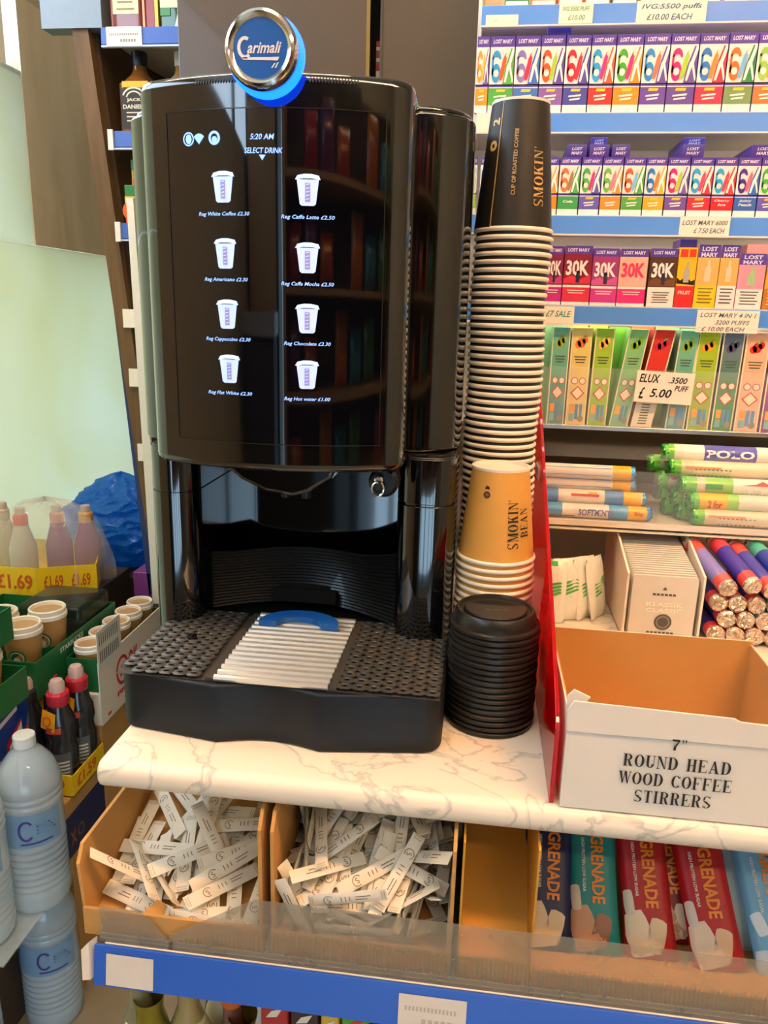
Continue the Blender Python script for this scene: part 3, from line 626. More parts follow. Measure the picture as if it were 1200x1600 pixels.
STICKS2 = [[-0.0763,0.718,0.7607,0.747,0.222,0.004,0.627],[-0.1049,0.6918,0.7512,0.854,0.119,-0.07,0.502],[-0.135,0.6609,0.7442,0.614,0.002,-0.21,0.761],[-0.1316,0.6994,0.7565,0.49,0.06,-0.12,0.861],[-0.069,0.6894,0.7505,0.788,0.11,-0.084,0.6],[-0.1219,0.6695,0.7522,0.554,0.085,-0.122,0.819],[-0.1486,0.7011,0.7591,0.764,0.087,-0.174,0.615],[-0.0441,0.7334,0.763,0.765,0.107,-0.088,0.629],[-0.0537,0.6905,0.7549,0.329,0.105,-0.093,0.934],[-0.0447,0.7237,0.7655,0.922,0.14,0.019,0.361],[-0.1489,0.6663,0.7496,0.58,0.039,-0.191,0.791],[-0.0406,0.698,0.7585,0.974,0.133,0.045,0.18],[-0.1617,0.6672,0.7514,0.719,0.075,-0.179,0.667],[-0.1368,0.6233,0.7397,0.198,-0.917,0.323,0.124],[-0.0794,0.6318,0.7341,0.871,0.122,-0.066,0.471],[-0.105,0.6803,0.7523,0.493,0.034,-0.12,0.861],[-0.0288,0.6681,0.7504,0.48,0.134,-0.157,0.852],[-0.1565,0.6691,0.757,0.619,0.15,-0.114,0.762],[-0.0477,0.5987,0.7299,0.001,0.001,-0.707,0.707],[-0.1329,0.6357,0.7452,0.162,-0.926,0.322,0.115],[-0.1115,0.7066,0.7617,0.387,0.043,-0.091,0.917],[-0.0293,0.7337,0.7695,0.045,-0.731,0.667,0.133],[-0.1033,0.6879,0.7613,0.095,-0.84,-0.528,-0.084],[-0.0511,0.6204,0.7331,0.95,0.246,0.005,0.192],[-0.149,0.6972,0.7693,0.733,0.209,0.017,0.647],[-0.0206,0.6899,0.7602,0.145,-0.549,-0.814,-0.121],[-0.0084,0.6938,0.7556,0.175,-0.678,-0.71,-0.069],[-0.0281,0.6715,0.7566,0.869,0.177,-0.103,0.45],[-0.0689,0.6465,0.7418,0.882,0.123,-0.063,0.451],[-0.0784,0.6386,0.746,0.987,0.15,0.013,-0.065],[-0.0195,0.6739,0.7658,0.81,0.09,0.049,-0.578],[-0.1114,0.673,0.7606,0.832,0.094,-0.085,0.541],[-0.0204,0.628,0.772,0.243,0.618,0.711,-0.231],[-0.0661,0.6561,0.7549,0.46,0.068,0.134,-0.875],[-0.1683,0.7402,0.7699,0.564,-0.426,-0.564,0.426],[-0.0802,0.6278,0.7511,0.957,0.124,-0.014,-0.261],[-0.1157,0.7168,0.7676,0.065,-0.891,-0.449,-0.011],[-0.0722,0.6711,0.7612,0.052,-0.962,-0.241,-0.115],[-0.0992,0.6618,0.7618,0.077,-0.723,-0.679,-0.1],[-0.137,0.6672,0.7601,0.875,0.217,0.064,0.428],[-0.0928,0.6011,0.7493,0.801,-0.598,-0.02,-0.004],[-0.1198,0.7118,0.7706,0.702,0.057,-0.032,0.709],[-0.0942,0.6614,0.7662,0.065,-0.934,0.347,0.047],[-0.1161,0.6368,0.7559,0.593,0.249,-0.066,0.762],[-0.1361,0.6428,0.7555,0.784,0.13,-0.163,0.585],[-0.1392,0.6775,0.7725,0.795,0.148,0.008,0.588],[-0.1304,0.7141,0.7746,0.864,0.056,-0.029,0.5],[-0.1227,0.655,0.7737,0.976,0.041,0.056,0.207],[-0.036,0.6359,0.7489,0.337,0.717,0.38,0.477],[-0.0843,0.6906,0.7722,0.005,-0.831,-0.55,0.082],[-0.0635,0.703,0.7684,0.864,0.027,-0.028,0.502],[-0.1521,0.6797,0.7737,0.808,0.052,-0.035,0.586],[-0.1063,0.6334,0.7604,0.892,0.145,-0.113,0.413],[-0.1341,0.6625,0.7792,0.926,0.023,0.097,0.363],[-0.0738,0.6264,0.7614,0.302,-0.949,-0.054,0.076],[-0.0984,0.7192,0.7751,0.735,0.043,0.055,0.674],[-0.1607,0.7151,0.774,0.053,0.732,0.678,-0.049],[-0.0972,0.6012,0.7379,0.558,0.83,-0.015,0.028],[-0.0274,0.761,0.7854,0.21,-0.854,0.429,0.205],[-0.0044,0.7056,0.7788,0.531,-0.442,0.556,-0.462],[-0.1286,0.6308,0.753,0.952,0.234,0.176,-0.085],[-0.0893,0.6263,0.7575,0.291,-0.04,0.103,-0.95],[-0.1611,0.6846,0.8141,0.056,-0.767,-0.028,0.638],[-0.1508,0.6028,0.7632,0.434,-0.372,-0.558,-0.601],[-0.0858,0.7234,0.7763,0.965,-0.003,0.141,0.222],[-0.1382,0.6771,0.7784,0.923,0.076,0.057,0.373],[-0.1477,0.6132,0.771,0.304,-0.798,0.185,0.487],[-0.0646,0.6813,0.7762,0.508,0.091,0.182,0.837],[-0.1243,0.6875,0.782,0.972,-0.026,0.053,-0.226],[-0.0987,0.6766,0.7828,0.955,-0.03,0.051,-0.291],[-0.1634,0.7486,0.7858,0.699,0.104,-0.013,-0.707],[-0.101,0.6943,0.7792,0.31,0.066,0.028,0.948],[-0.0816,0.6048,0.7508,0.763,-0.603,0.134,0.19],[-0.0919,0.6666,0.7857,0.961,0.003,0.059,0.271],[-0.14,0.7278,0.7851,0.876,-0.048,-0.046,-0.479],[-0.1241,0.6324,0.7642,0.779,0.521,-0.007,0.35],[-0.0921,0.7289,0.7839,0.004,-0.032,0.091,0.995],[-0.031,0.6785,0.7699,0.813,0.075,-0.069,0.574],[-0.0387,0.7283,0.7744,0.019,-0.188,0.982,0.026],[-0.063,0.7177,0.7803,0.838,-0.072,0.057,0.538],[-0.0837,0.7038,0.7829,0.834,-0.112,0.036,0.54],[-0.0554,0.6716,0.7695,0.01,0.719,0.689,0.089],[-0.0397,0.7292,0.7783,0.041,-0.703,-0.709,-0.039],[-0.0925,0.7676,0.7728,0.99,0.138,-0.003,0.021],[-0.0802,0.7151,0.784,0.947,-0.118,0.005,0.299],[-0.0985,0.634,0.7649,0.161,-0.944,-0.273,-0.09],[-0.1448,0.7361,0.7872,0.695,-0.032,-0.058,-0.716],[-0.1521,0.6243,0.761,0.458,-0.656,-0.529,-0.283],[-0.1344,0.6738,0.7888,0.95,-0.064,-0.065,0.298],[-0.1228,0.7048,0.792,0.662,-0.056,0.036,0.747],[-0.0396,0.746,0.7844,0.998,0.013,-0.012,0.053],[-0.0414,0.6983,0.7808,0.834,0.095,0.066,0.54],[-0.0937,0.722,0.7885,0.086,0.689,0.718,-0.045],[-0.0265,0.6999,0.7788,0.839,0.06,-0.042,0.539],[-0.1475,0.6662,0.793,0.838,-0.121,-0.109,0.52],[-0.0027,0.6286,0.7584,0.662,-0.25,-0.662,0.25],[-0.0952,0.7756,0.7869,0.861,0.482,-0.019,0.162],[-0.1014,0.6978,0.7962,0.079,0.79,0.607,-0.041],[-0.0221,0.6987,0.7831,0.011,-0.628,-0.776,-0.061],[-0.1182,0.7777,0.8054,0.285,0.163,-0.564,0.757],[-0.1594,0.6203,0.774,0.775,-0.133,-0.61,0.104],[-0.1355,0.7619,0.7892,0.117,-0.288,-0.95,0.025],[-0.087,0.7577,0.7857,0.911,-0.094,0.014,0.402],[-0.0499,0.7391,0.7884,0.523,0.015,0.037,0.852],[-0.0438,0.6335,0.7696,0.596,-0.514,-0.554,0.272],[-0.1314,0.7426,0.7909,0.021,0.995,0.093,0.007],[-0.1462,0.7173,0.795,0.021,0.74,0.672,-0.007],[-0.0331,0.7461,0.7907,0.448,-0.011,-0.051,0.893],[-0.0968,0.745,0.7949,0.001,0.885,0.465,0.005],[-0.0794,0.7133,0.7925,0.682,-0.209,-0.187,0.675],[-0.1488,0.7071,0.7988,0.021,0.726,0.687,-0.008],[-0.0661,0.7411,0.792,0.039,-0.771,-0.635,-0.027],[-0.0366,0.6439,0.7711,0.359,0.492,-0.531,-0.589],[-0.1345,0.7273,0.7995,0.819,0.074,0.129,0.554],[-0.0416,0.7316,0.7945,0.402,0.018,-0.051,0.914],[-0.1277,0.7153,0.8009,0.784,0.112,0.144,0.594],[-0.1063,0.7324,0.7983,0.823,-0.016,-0.011,0.567],[-0.0383,0.7455,0.7994,0.816,0.042,-0.034,0.576],[-0.0974,0.6126,0.7652,0.08,-0.063,0.351,-0.931],[-0.0613,0.7032,0.8018,0.012,0.035,0.987,0.156],[-0.1636,0.733,0.7947,0.059,-0.705,-0.706,-0.047],[-0.1065,0.7286,0.8018,0.768,-0.017,-0.009,0.64],[-0.0698,0.746,0.7998,0.932,0.015,-0.038,0.361],[-0.1102,0.622,0.7717,0.162,-0.187,-0.918,-0.311],[-0.0377,0.7448,0.8028,0.97,0.051,-0.017,0.237],[-0.029,0.7007,0.7946,0.085,-0.58,-0.799,-0.136],[-0.0316,0.6334,0.7615,0.698,-0.332,-0.504,0.385],[-0.1027,0.6526,0.7938,0.649,0.495,-0.078,0.573],[-0.0612,0.6839,0.799,0.853,0.127,-0.095,0.497],[-0.0269,0.7023,0.7988,0.819,0.125,-0.099,0.551],[-0.0523,0.6995,0.7972,0.884,0.138,-0.082,0.44],[-0.1222,0.7032,0.8107,0.038,-0.714,-0.682,-0.153],[-0.0991,0.761,0.8057,0.006,-0.029,-0.028,0.999],[-0.0514,0.6307,0.7787,0.39,0.176,0.023,-0.904],[-0.1677,0.724,0.8016,0.534,-0.467,0.539,-0.456],[-0.0411,0.6748,0.7929,0.967,0.154,-0.045,0.199],[-0.0337,0.6323,0.7668,0.309,0.714,0.362,0.513],[-0.0463,0.6123,0.7764,0.959,-0.049,-0.255,0.111],[-0.0221,0.7314,0.8138,0.48,-0.242,-0.285,0.793],[-0.1566,0.7067,0.8127,0.483,-0.522,-0.566,0.417],[-0.0098,0.6767,0.789,0.187,-0.703,-0.684,0.059],[-0.0253,0.7193,0.83,0.83,0.239,0.129,0.487],[-0.1088,0.6381,0.7953,0.059,-0.638,-0.729,-0.239],[-0.0687,0.7506,0.8035,0.923,0.014,-0.038,0.383],[-0.0096,0.7536,0.823,0.547,-0.332,-0.657,0.399],[-0.082,0.6713,0.7967,0.819,-0.045,-0.215,0.53],[-0.1056,0.7272,0.8066,0.991,0.081,0.026,0.098],[-0.0262,0.7347,0.8158,0.587,-0.2,-0.317,0.718],[-0.0396,0.6746,0.7987,0.178,-0.96,-0.217,-0.016],[-0.0855,0.6274,0.7774,0.921,-0.141,-0.101,0.349],[-0.0249,0.7032,0.8121,0.606,-0.191,-0.322,0.702],[-0.0637,0.648,0.7857,0.982,0.031,-0.118,0.144],[-0.0257,0.6781,0.8084,0.621,-0.184,-0.326,0.689],[-0.0986,0.5987,0.7871,0.702,0.702,-0.083,0.083],[-0.0849,0.634,0.7842,0.016,0.952,0.284,0.117],[-0.0755,0.7684,0.8169,0.201,0.05,0.067,0.976],[-0.0538,0.692,0.809,0.602,-0.11,-0.158,0.775],[-0.0392,0.7058,0.8138,0.773,-0.083,-0.222,0.588],[-0.0863,0.6944,0.8046,0.698,0.021,-0.092,0.71],[-0.0304,0.701,0.8195,0.732,0.055,-0.118,0.669],[-0.0454,0.6798,0.8154,0.978,0.097,-0.128,0.134],[-0.0792,0.7174,0.8125,0.979,0.07,-0.064,0.183],[-0.0621,0.6486,0.8,0.296,-0.706,-0.624,-0.157],[-0.1096,0.755,0.8082,0.019,0.117,0.988,0.099],[-0.0424,0.6796,0.8229,0.002,0.807,-0.578,0.125],[-0.0414,0.6334,0.7959,0.153,-0.125,-0.929,-0.312],[-0.0766,0.6423,0.799,0.105,-0.628,0.687,0.35],[-0.1159,0.6226,0.7829,0.931,0.188,-0.1,0.295],[-0.0909,0.6848,0.8128,0.11,-0.988,-0.094,-0.058],[-0.1278,0.7744,0.8033,0.708,0.618,-0.326,0.097],[-0.0858,0.7809,0.8239,0.034,-0.013,0.086,0.996],[-0.0473,0.6341,0.7891,0.772,0.063,-0.166,0.611],[-0.103,0.7168,0.8135,0.022,0.312,0.945,0.092],[-0.0922,0.7393,0.8116,0.998,-0.061,-0.034,0.008],[-0.1276,0.6412,0.7992,0.243,-0.521,0.812,0.101],[-0.1602,0.7329,0.8161,0.565,0.293,-0.729,-0.251],[-0.0977,0.7289,0.8171,0.728,-0.006,0.076,0.681],[-0.1167,0.6358,0.796,0.089,-0.75,-0.609,-0.24],[-0.0516,0.7335,0.8215,0.878,-0.016,-0.074,0.474],[-0.0671,0.7159,0.822,0.879,-0.007,-0.069,0.472],[-0.0694,0.6913,0.8224,0.886,0.117,0.002,0.448],[-0.1216,0.622,0.7988,0.061,0.258,-0.94,-0.213],[-0.1406,0.7357,0.815,0.436,-0.207,-0.26,0.836],[-0.0628,0.6915,0.8252,0.116,-0.936,-0.331,0.017],[-0.0923,0.7329,0.8195,0.007,0.791,0.606,-0.083],[-0.0738,0.6326,0.795,0.138,-0.652,0.67,0.326],[-0.0747,0.7395,0.8225,0.807,-0.07,-0.032,0.586],[-0.1105,0.6465,0.8111,0.284,0.193,0.175,-0.923],[-0.0737,0.7241,0.8272,0.379,-0.076,0.009,0.922],[-0.0796,0.7314,0.8293,0.821,-0.069,-0.034,0.565],[-0.0533,0.7381,0.8311,0.862,-0.075,-0.004,0.502],[-0.1013,0.7003,0.8319,0.628,-0.257,-0.054,0.733],[-0.0558,0.6588,0.8131,0.694,0.204,-0.254,0.642],[-0.1277,0.6972,0.8161,0.351,-0.235,-0.27,0.865],[-0.1269,0.672,0.8182,0.096,-0.851,-0.439,-0.272],[-0.101,0.7447,0.8339,0.886,0.024,-0.119,-0.447],[-0.0257,0.6262,0.8195,0.184,-0.862,0.289,-0.373],[-0.1326,0.676,0.8094,0.714,0.025,-0.287,0.638],[-0.1331,0.6755,0.813,0.058,-0.784,-0.549,-0.282],[-0.1476,0.6729,0.8129,0.42,-0.526,-0.587,0.449],[-0.128,0.7341,0.8245,0.943,0.022,-0.029,0.331],[-0.0916,0.746,0.8284,0.122,0.92,0.355,0.114],[-0.1484,0.7334,0.828,0.204,0.55,-0.806,0.072],[-0.1635,0.7582,0.8247,0.076,0.702,-0.585,0.399],[-0.0528,0.6248,0.8008,0.51,0.146,0.374,-0.761],[-0.0893,0.7836,0.7942,0.043,-0.167,0.245,0.954],[-0.1409,0.7154,0.831,0.675,-0.638,-0.281,0.241],[-0.1474,0.6414,0.8042,0.341,0.542,0.413,0.648],[-0.0769,0.6227,0.7992,0.4,-0.87,-0.288,-0.04],[-0.0952,0.7446,0.8311,0.327,0.118,-0.119,-0.93],[-0.1343,0.6493,0.8129,0.629,-0.037,-0.206,0.749],[-0.0688,0.6282,0.7945,0.312,-0.67,-0.656,-0.153]]
def trays():
    def tray(x0, x1, label, yf_, h, flare=0., lean=0.):
        T = empty('cardboard_tray', ((x0+x1)/2, .69, .7135), label, 'cardboard tray')
        y0, y1, b, t = yf_, .802, .7135, .0035
        m = MB(CARD); m.prism([(y0, b), (y0, b+.0045), (y1, b+.062), (y1, b)], x0, x1, 'yz'); m.build('bottom_panel', T)
        m = MB(CARD); m.box(x0, x1, y1, y1+t, b, h); m.build('back_panel', T)
        for s, x in ((-1, x0), (1, x1)):
            fl = flare if s < 0 else lean
            vs = []
            hs = .806 if (s < 0 and flare) else h
            for y, z in ((y0, b), (y1, b), (y1, hs), (y0+.012, hs), (y0, hs-.015)):
                e = fl*(z-b)/(h-b)
                vs.append((x-e, y, z))
            m = MB(CARD); n = 5
            m.add(vs+[(p[0]+s*-t, p[1], p[2]) for p in vs], [tuple(range(n)), tuple(range(n, 2*n))]+[(i, (i+1) % n, (i+1) % n+n, i+n) for i in range(n)])
            m.build('side_panel', T)
        m = MB(CARD); m.box(x0, x1, y0-t, y0, b, b+.03); m.build('front_panel', T)
        return T
    t1 = tray(-.362, -.1805, 'left cardboard tray under the counter holding a few sugar sticks', .597, .866, .010)
    m = MB(CARD); m.add([(-.300, .597, .744), (-.262, .597, .7145), (-.25, .61, .7145), (-.292, .612, .748), (-.303, .5945, .742), (-.262, .5935, .7145)], [(0, 1, 2, 3), (0, 4, 5, 1)]); m.build('folded_flap', t1)
    tray(-.172, .001, 'middle cardboard tray under the counter packed with sugar sticks', .597, .866)
    t3 = empty('cardboard_tray', (.037, .69, .7135), 'empty golden cardboard tray between the sugar sticks and the snack bars', 'cardboard tray')
    G = M('#d2962f', .6, noise=.05, scale=18)
    m = MB(G); m.prism([(.597, .7135), (.597, .717), (.79, .85), (.80, .85), (.80, .7135)], .0085, .073, 'yz'); m.build('inner_panel', t3)
    for x in (.0065, .073): m = MB(G); m.box(x, x+.002, .597, .80, .7135, .862); m.build('side_panel', t3)
    m = MB(G); m.box(.0085, .073, .594, .597, .7135, .742); m.build('front_panel', t3)
    # one stick, then its copies
    PAPER = M('#e9ddc6', .7, noise=.06, scale=90); INK = M('#7a624c', .7); CR = M('#cdbd9f', .8)
    def stick(label, group, L, W, H):
        m = MB(PAPER)
        xs = [-L/2, -L/2+.006, -L/2+.016, L/2-.016, L/2-.006, L/2]; hs = [.0006, .0008, H, H, .0008, .0006]
        vs = []
        for x, h in zip(xs, hs):
            vs += [(x, -W/2, 0), (x, -W/4, -h/2), (x, W/4, -h/2), (x, W/2, 0), (x, W/4, h/2), (x, -W/4, h/2)]
        fs = [(a*6+k, a*6+(k+1) % 6, a*6+6+(k+1) % 6, a*6+6+k) for a in range(5) for k in range(6)] + [tuple(range(6)), tuple(range(30, 36))]
        m.add(vs, fs); o = tag(m.build('sugar_stick', origin=(0, 0, 0), angle=25), label, 'sugar stick', group)
        m = MB(INK, CR)
        for s in (1, -1):
            f = fr((0, 0, s*(H/2+.0002)), (1, 0, 0), (0, s, 0))
            m.use(INK).text('S', f, -.018, 0, h=.0055, bold=.0, rot=.3); m.ring(f, -.018, 0, .0050, .0050, .0007, .6, 5.2)
            for k in range(3): m.rect(f, -.006+.004*k, -.0024, -.0052+.004*k, .0024)
            m.rect(f, .008, .0012, .023, .0020); m.rect(f, .008, -.0018, .020, -.0010)
        for x in (-L/2+.001, L/2-.005):
            m.use(CR); f = fr((0, 0, .0007), (1, 0, 0), (0, 1, 0)); m.rect(f, x, -W/2+.002, x+.0012, W/2-.002); m.rect(f, x+.0025, -W/2+.002, x+.0037, W/2-.002)
        m.build('print', o, smooth=False)
        return o
    for S, label, group, dims in ((STICKS1, 'slim white paper sugar stick lying in the left cardboard tray', 'sugar sticks in the left tray', (.084, .0148, .0035)),
                            (STICKS2, 'slim white paper sugar stick heaped in the middle cardboard tray', 'sugar sticks in the middle tray', (.076, .0128, .0034))):
        b = stick(label, group, *dims)
        for i, s in enumerate(S):
            q = Quaternion(s[3:])
            if i == 0: b.location = s[:3]; b.rotation_mode = 'QUATERNION'; b.rotation_quaternion = q
            else: copy_tree(b, s[:3], quat=q)
trays()
def riser():
    CLR = M('#a39680', .2, noise=.12, scale=30, alpha=.56)
    T = empty('shelf_riser', (.13, .588, .7135), 'clear ribbed plastic riser strip along the front of the lower shelf', 'shelf riser')
    def r(x0, x1, zt):
        m = MB(CLR); n = int((x1-x0)/.004)
        m.grid(lambda u, v: (x0+(x1-x0)*u, .5895-.0012*(int(round(u*n*2)) % 2)*(1 if .08 < v < .55 else .3), .7145+(zt(x0+(x1-x0)*u)-.7145)*v), n*2, 12)
        m.box(x0, x1, .5865, .592, .7132, .7175); m.box(x0, x1, .5875, .5895, .7132, .722)
        return m
    r(-.272, .615, lambda x: min(.781, .728+max(0, x+.272)*.62)).build('riser_panel', T, angle=60)
    m = r(-.343, -.268, lambda x: .752 if x < -.30 else .752-(x+.30)*1.1); m.build('riser_end', T, angle=60)
    m = MB(WHITE)
    m.poly([(-.349, .574, .678), (-.347, .583, .676), (-.347, .590, .716), (-.350, .578, .7185)]); m.poly([(-.349, .574, .678), (-.350, .578, .7185), (-.354, .571, .716), (-.354, .569, .682)])
    tag(m.build('label_holder'), 'white plastic end label clipped to the left end of the lower blue strip', 'label holder')
    for x0, x1, z0, z1, lab, txt in ((-.332, -.284, .6765, .7085, 'blank white shelf label at the left of the lower blue strip', None), (-.045, .018, .6745, .7075, 'white shelf label with faint print in the middle of the lower blue strip', '||| ||')):
        def f(u, v): return (u, .5723+(v-.674)*.165-.0006, v)
        m = MB(M('#d9cfc2', .5)); m.rect(f, x0, z0, x1, z1); m.grid(lambda a, b: Vector(f(x0+(x1-x0)*a, z0+(z1-z0)*b))+Vector((0, .0004, 0)), 1, 1)
        o = tag(m.build('shelf_label', smooth=False), lab, 'shelf label')
        if txt:
            g = lambda u, v: Vector(f(u, v))-Vector((0, .0003, 0)); m = MB(M('#b9aea2', .6))
            for k in range(14): m.rect(g, x0+.006+.0035*k, z0+.018, x0+.008+.0035*k, z0+.0225)
            for k in range(5): m.rect(g, x0+.022+.006*k, z0+.006, x0+.026+.006*k, z0+.011)
            m.build('print', o, smooth=False)
riser()

# ------------------------------------------------------------------ snack bars
def snack_bars():
    OR = M('#f08a1c', .4, noise=.04)
    def bar(x, yb, col, deco, label, lean=(0, 0), z0=.716, rz=0., text=True):
        W, L, D = .050, .130, .016
        f0 = MB(M(col, .42, noise=.06))
        def P(u, v, d):                            # pillow pack: u across, v along, d = front(-1)/back(+1)
            w = W*(1-.06*math.sin(v*PI)) ; e = max(0., min(1, min(v, 1-v)/.13))**.6
            t = D*.5*e*math.sqrt(max(0, 1-(2*u-1)**4))
            crimp = .0012*math.sin(u*40) if min(v, 1-v) < .07 else 0
            return Vector(((u-.5)*w, d*t+crimp, v*L))
        R = Matrix.Translation((x, yb, z0)) @ Matrix.Rotation(rz, 4, 'Z') @ Matrix.Rotation(lean[1], 4, 'Y') @ Matrix.Rotation(lean[0], 4, 'X')
        f0.grid(lambda u, v: R @ P(u, v, -1), 14, 26); f0.grid(lambda u, v: R @ P(u, v, 1), 14, 26)
        o = tag(f0.build('snack_bar', origin=(x, yb, z0), angle=50), label, 'snack bar', 'wrapped snack bars in the lower tray')
        # printed front: chocolate pieces low down, flavour strip at the left edge
        g = lambda u, v: R @ (P(u, v, -1)+Vector((0, -.0007, 0)))
        g2 = lambda u, v: R @ (P(u, v, -1)+Vector((0, -.0011, 0)))
        m = MB()
        def patch(cx, cy, rx, ry, rot, c):
            m.use(M(c, .4)); c_, s_ = math.cos(rot), math.sin(rot)
            def q(a, r):
                k = 1/max(abs(math.cos(a))**6+abs(math.sin(a))**6, 1e-9)**(1/6)*r; xx, yy = rx*k*math.cos(a), ry*k*math.sin(a)
                return g(min(.98, max(.02, cx+xx*c_-yy*s_*1.0)), min(.99, max(.01, cy+(xx*s_+yy*c_)*.4)))
            m.grid(lambda a, r: q(a*2*PI, max(.001, r)), 16, 4, True)
        for d in deco: patch(*d)
        m.build('picture', o)
        if text:
            m = MB(OR); h = lambda u, v: g2(.5+u/W, .5+v/L)
            m.text('GRENADE', h, .0045, .012, h=.0135, w=.064, bold=.03, rot=-PI/2); m.build('brand_lettering', o, smooth=False)
            m = MB(M('#efe6dc', .5)); m.text('HIGH PROTEIN LOW SUGAR', h, -.010, .015, w=.05, h=.0034, bold=.02, rot=-PI/2); m.build('small_print', o, smooth=False)
        return o
    CRM, BRN = '#ead7b4', '#8a5f3e'
    def choc(a, b): return [(.24, .20, .26, .30, .4, a), (.62, .16, .17, .30, -.3, b), (.12, .38, .10, .22, .1, '#d9cdb9'), (.40, .08, .3, .14, .2, a)]
    bar(.094, .640, '#1b2352', choc(CRM, CRM), 'navy snack bar standing leftmost beside the empty golden tray', (-.72, .02))
    bar(.141, .642, '#128a86', choc('#cf9c78', '#9c6a50'), 'teal green snack bar between the navy and red bars', (-.72, -.03))
    bar(.195, .644, '#b5151c', choc(CRM, '#e6c7a2'), 'red snack bar next to the teal bar, front of the two red ones', (-.72, -.08))
    bar(.224, .668, '#8e1418', choc('#d9a488', CRM), 'dark red snack bar half hidden between the two bright red bars', (-.70, -.10))
    bar(.258, .640, '#b8141c', choc('#e4cfb4', '#e2b894'), 'red snack bar right of centre, overlapping the dark red one', (-.72, -.17))
    bar(.290, .670, '#a9c4c9', [], 'pale grey blue wrapper edge behind the rightmost snack bars', (-.70, -.14), text=False)
    bar(.318, .642, '#79b6d8', [(.2, .35, .12, .2, .3, '#dfeaf0'), (.75, .88, .2, .2, .2, '#7a5238'), (.3, .1, .3, .2, 0, '#cfe2ee')], 'light blue snack bar at the right end of the row', (-.72, -.17))
    bar(.366, .642, '#c9b48e', choc('#6a4630', BRN), 'beige snack bar cut off by the right edge of the view', (-.72, -.16))
    T = empty('cardboard_tray', (.24, .69, .7135), 'cardboard tray holding the wrapped snack bars upright', 'cardboard tray')
    m = MB(CARD); m.box(.0765, .42, .81, .813, .7135, .86); m.build('back_panel', T)
    m = MB(CARD); m.box(.0765, .42, .5965, .81, .7135, .7155); m.build('bottom_panel', T)
    m = MB(CARD); m.box(.0765, .42, .594, .5965, .7135, .735); m.build('front_panel', T)
snack_bars()

# ------------------------------------------------------------------ goods on the shelf below
def low_shelf():
    def bagbottle(x, y, h, r, col, capcol, netcol, label):
        z0 = .4155
        m = MB(M(col, .25, coat=.4, noise=.1)); m.lathe([(r*.8, z0), (r, z0+.02), (r, z0+h*.45), (r*.8, z0+h*.62), (r*.35, z0+h*.82), (.011, z0+h*.92), (.010, z0+h)], (x, y, 0), 24)
        o = tag(m.build('bottle', origin=(x, y, z0)), label, 'bottle', 'bottles on the bottom shelf')
        m = MB(M('#ead9ae', .5, noise=.1)); m.lathe([(r*.9, z0+h*.50), (r*.99, z0+h*.52), (r*.86, z0+h*.6), (r*.5, z0+h*.745)], (x+.004, y-.006, 0), 20); m.build('label', o)
        m = MB(M(capcol, .4)); m.lathe([(.0125, z0+h-.012), (.0125, z0+h+.012), (.010, z0+h+.013)], (x, y, 0), 16); m.build('cap', o)
        if netcol:
            m = MB(M(netcol, .35, metal=.6)); m.lathe([(r*.62, z0+h*.66), (r*.42, z0+h*.8), (.016, z0+h*.88)], (x+.012, y-.004, 0), 18, cap0=False, cap1=False); m.build('foil', o)
        return o
    bagbottle(-.330, .635, .215, .034, '#8a7f5c', '#0f9c8a', '#8f8428', 'pale bottle with a teal cap at the left end of the bottom shelf')
    bagbottle(-.278, .64, .215, .032, '#a8925e', '#6d5f35', None, 'tan necked bottle beside the teal capped bottle')
    bagbottle(-.228, .64, .20, .03, '#6a4436', '#d2611c', '#9a8330', 'brown bottle with an orange cap on the bottom shelf')
    bagbottle(-.255, .69, .225, .026, '#3c3a30', '#857b4e', '#7a7356', 'dark bottle with crinkled grey foil behind the orange capped one')
    cols = [('#b4252b', '#ece0d2', 'red and white'), ('#35202c', '#efe7da', 'dark plum and white'), ('#e2b545', '#efe7da', 'plain mustard yellow'), ('#5aa53a', '#d33a32', 'green and red'), ('#3d1626', '#efe3d6', 'maroon and white'),
            ('#c01a22', '#ee8a80', 'bright red'), ('#b08a2c', '#e6cf86', 'gold foil'), ('#5f90b4', '#e07090', 'blue and pink'), ('#3a1a30', '#e8dccc', 'deep purple and white'), ('#d8b060', '#8c2a20', 'straw and brick red'), ('#7a1d24', '#e8d8c0', 'dark red and cream')]
    x = -.190
    for i, (a, b, n) in enumerate(cols):
        w = .019 if n.startswith('plain') else .029
        z0, h = .4155, .222-.003*(i % 3); y = .615
        m = MB(M(a, .35, coat=.3)); m.prism(rrect(x, x+w, y, y+.05, .003, 3), z0, z0+h)
        o = tag(m.build('chocolate_carton', bev=.001), n+' sweet carton standing in the bottom shelf row', 'carton', 'cartons on the bottom shelf')
        f = fr((x, y-.0004, z0), (1, 0, 0), (0, 0, 1)); m = MB(M(b, .5))
        m.flat(f, [(w*.1, h*.78), (w*.9, h*.82), (w*.9, h*.87), (w*.1, h*.84)]); m.flat(f, [(w*.2, h*.9), (w*.6, h*.91), (w*.8, h*.96), (w*.4, h*.94)]); m.rect(f, w*.15, h*.4, w*.85, h*.7)
        m.build('print', o, smooth=False); x += w+.0025
low_shelf()
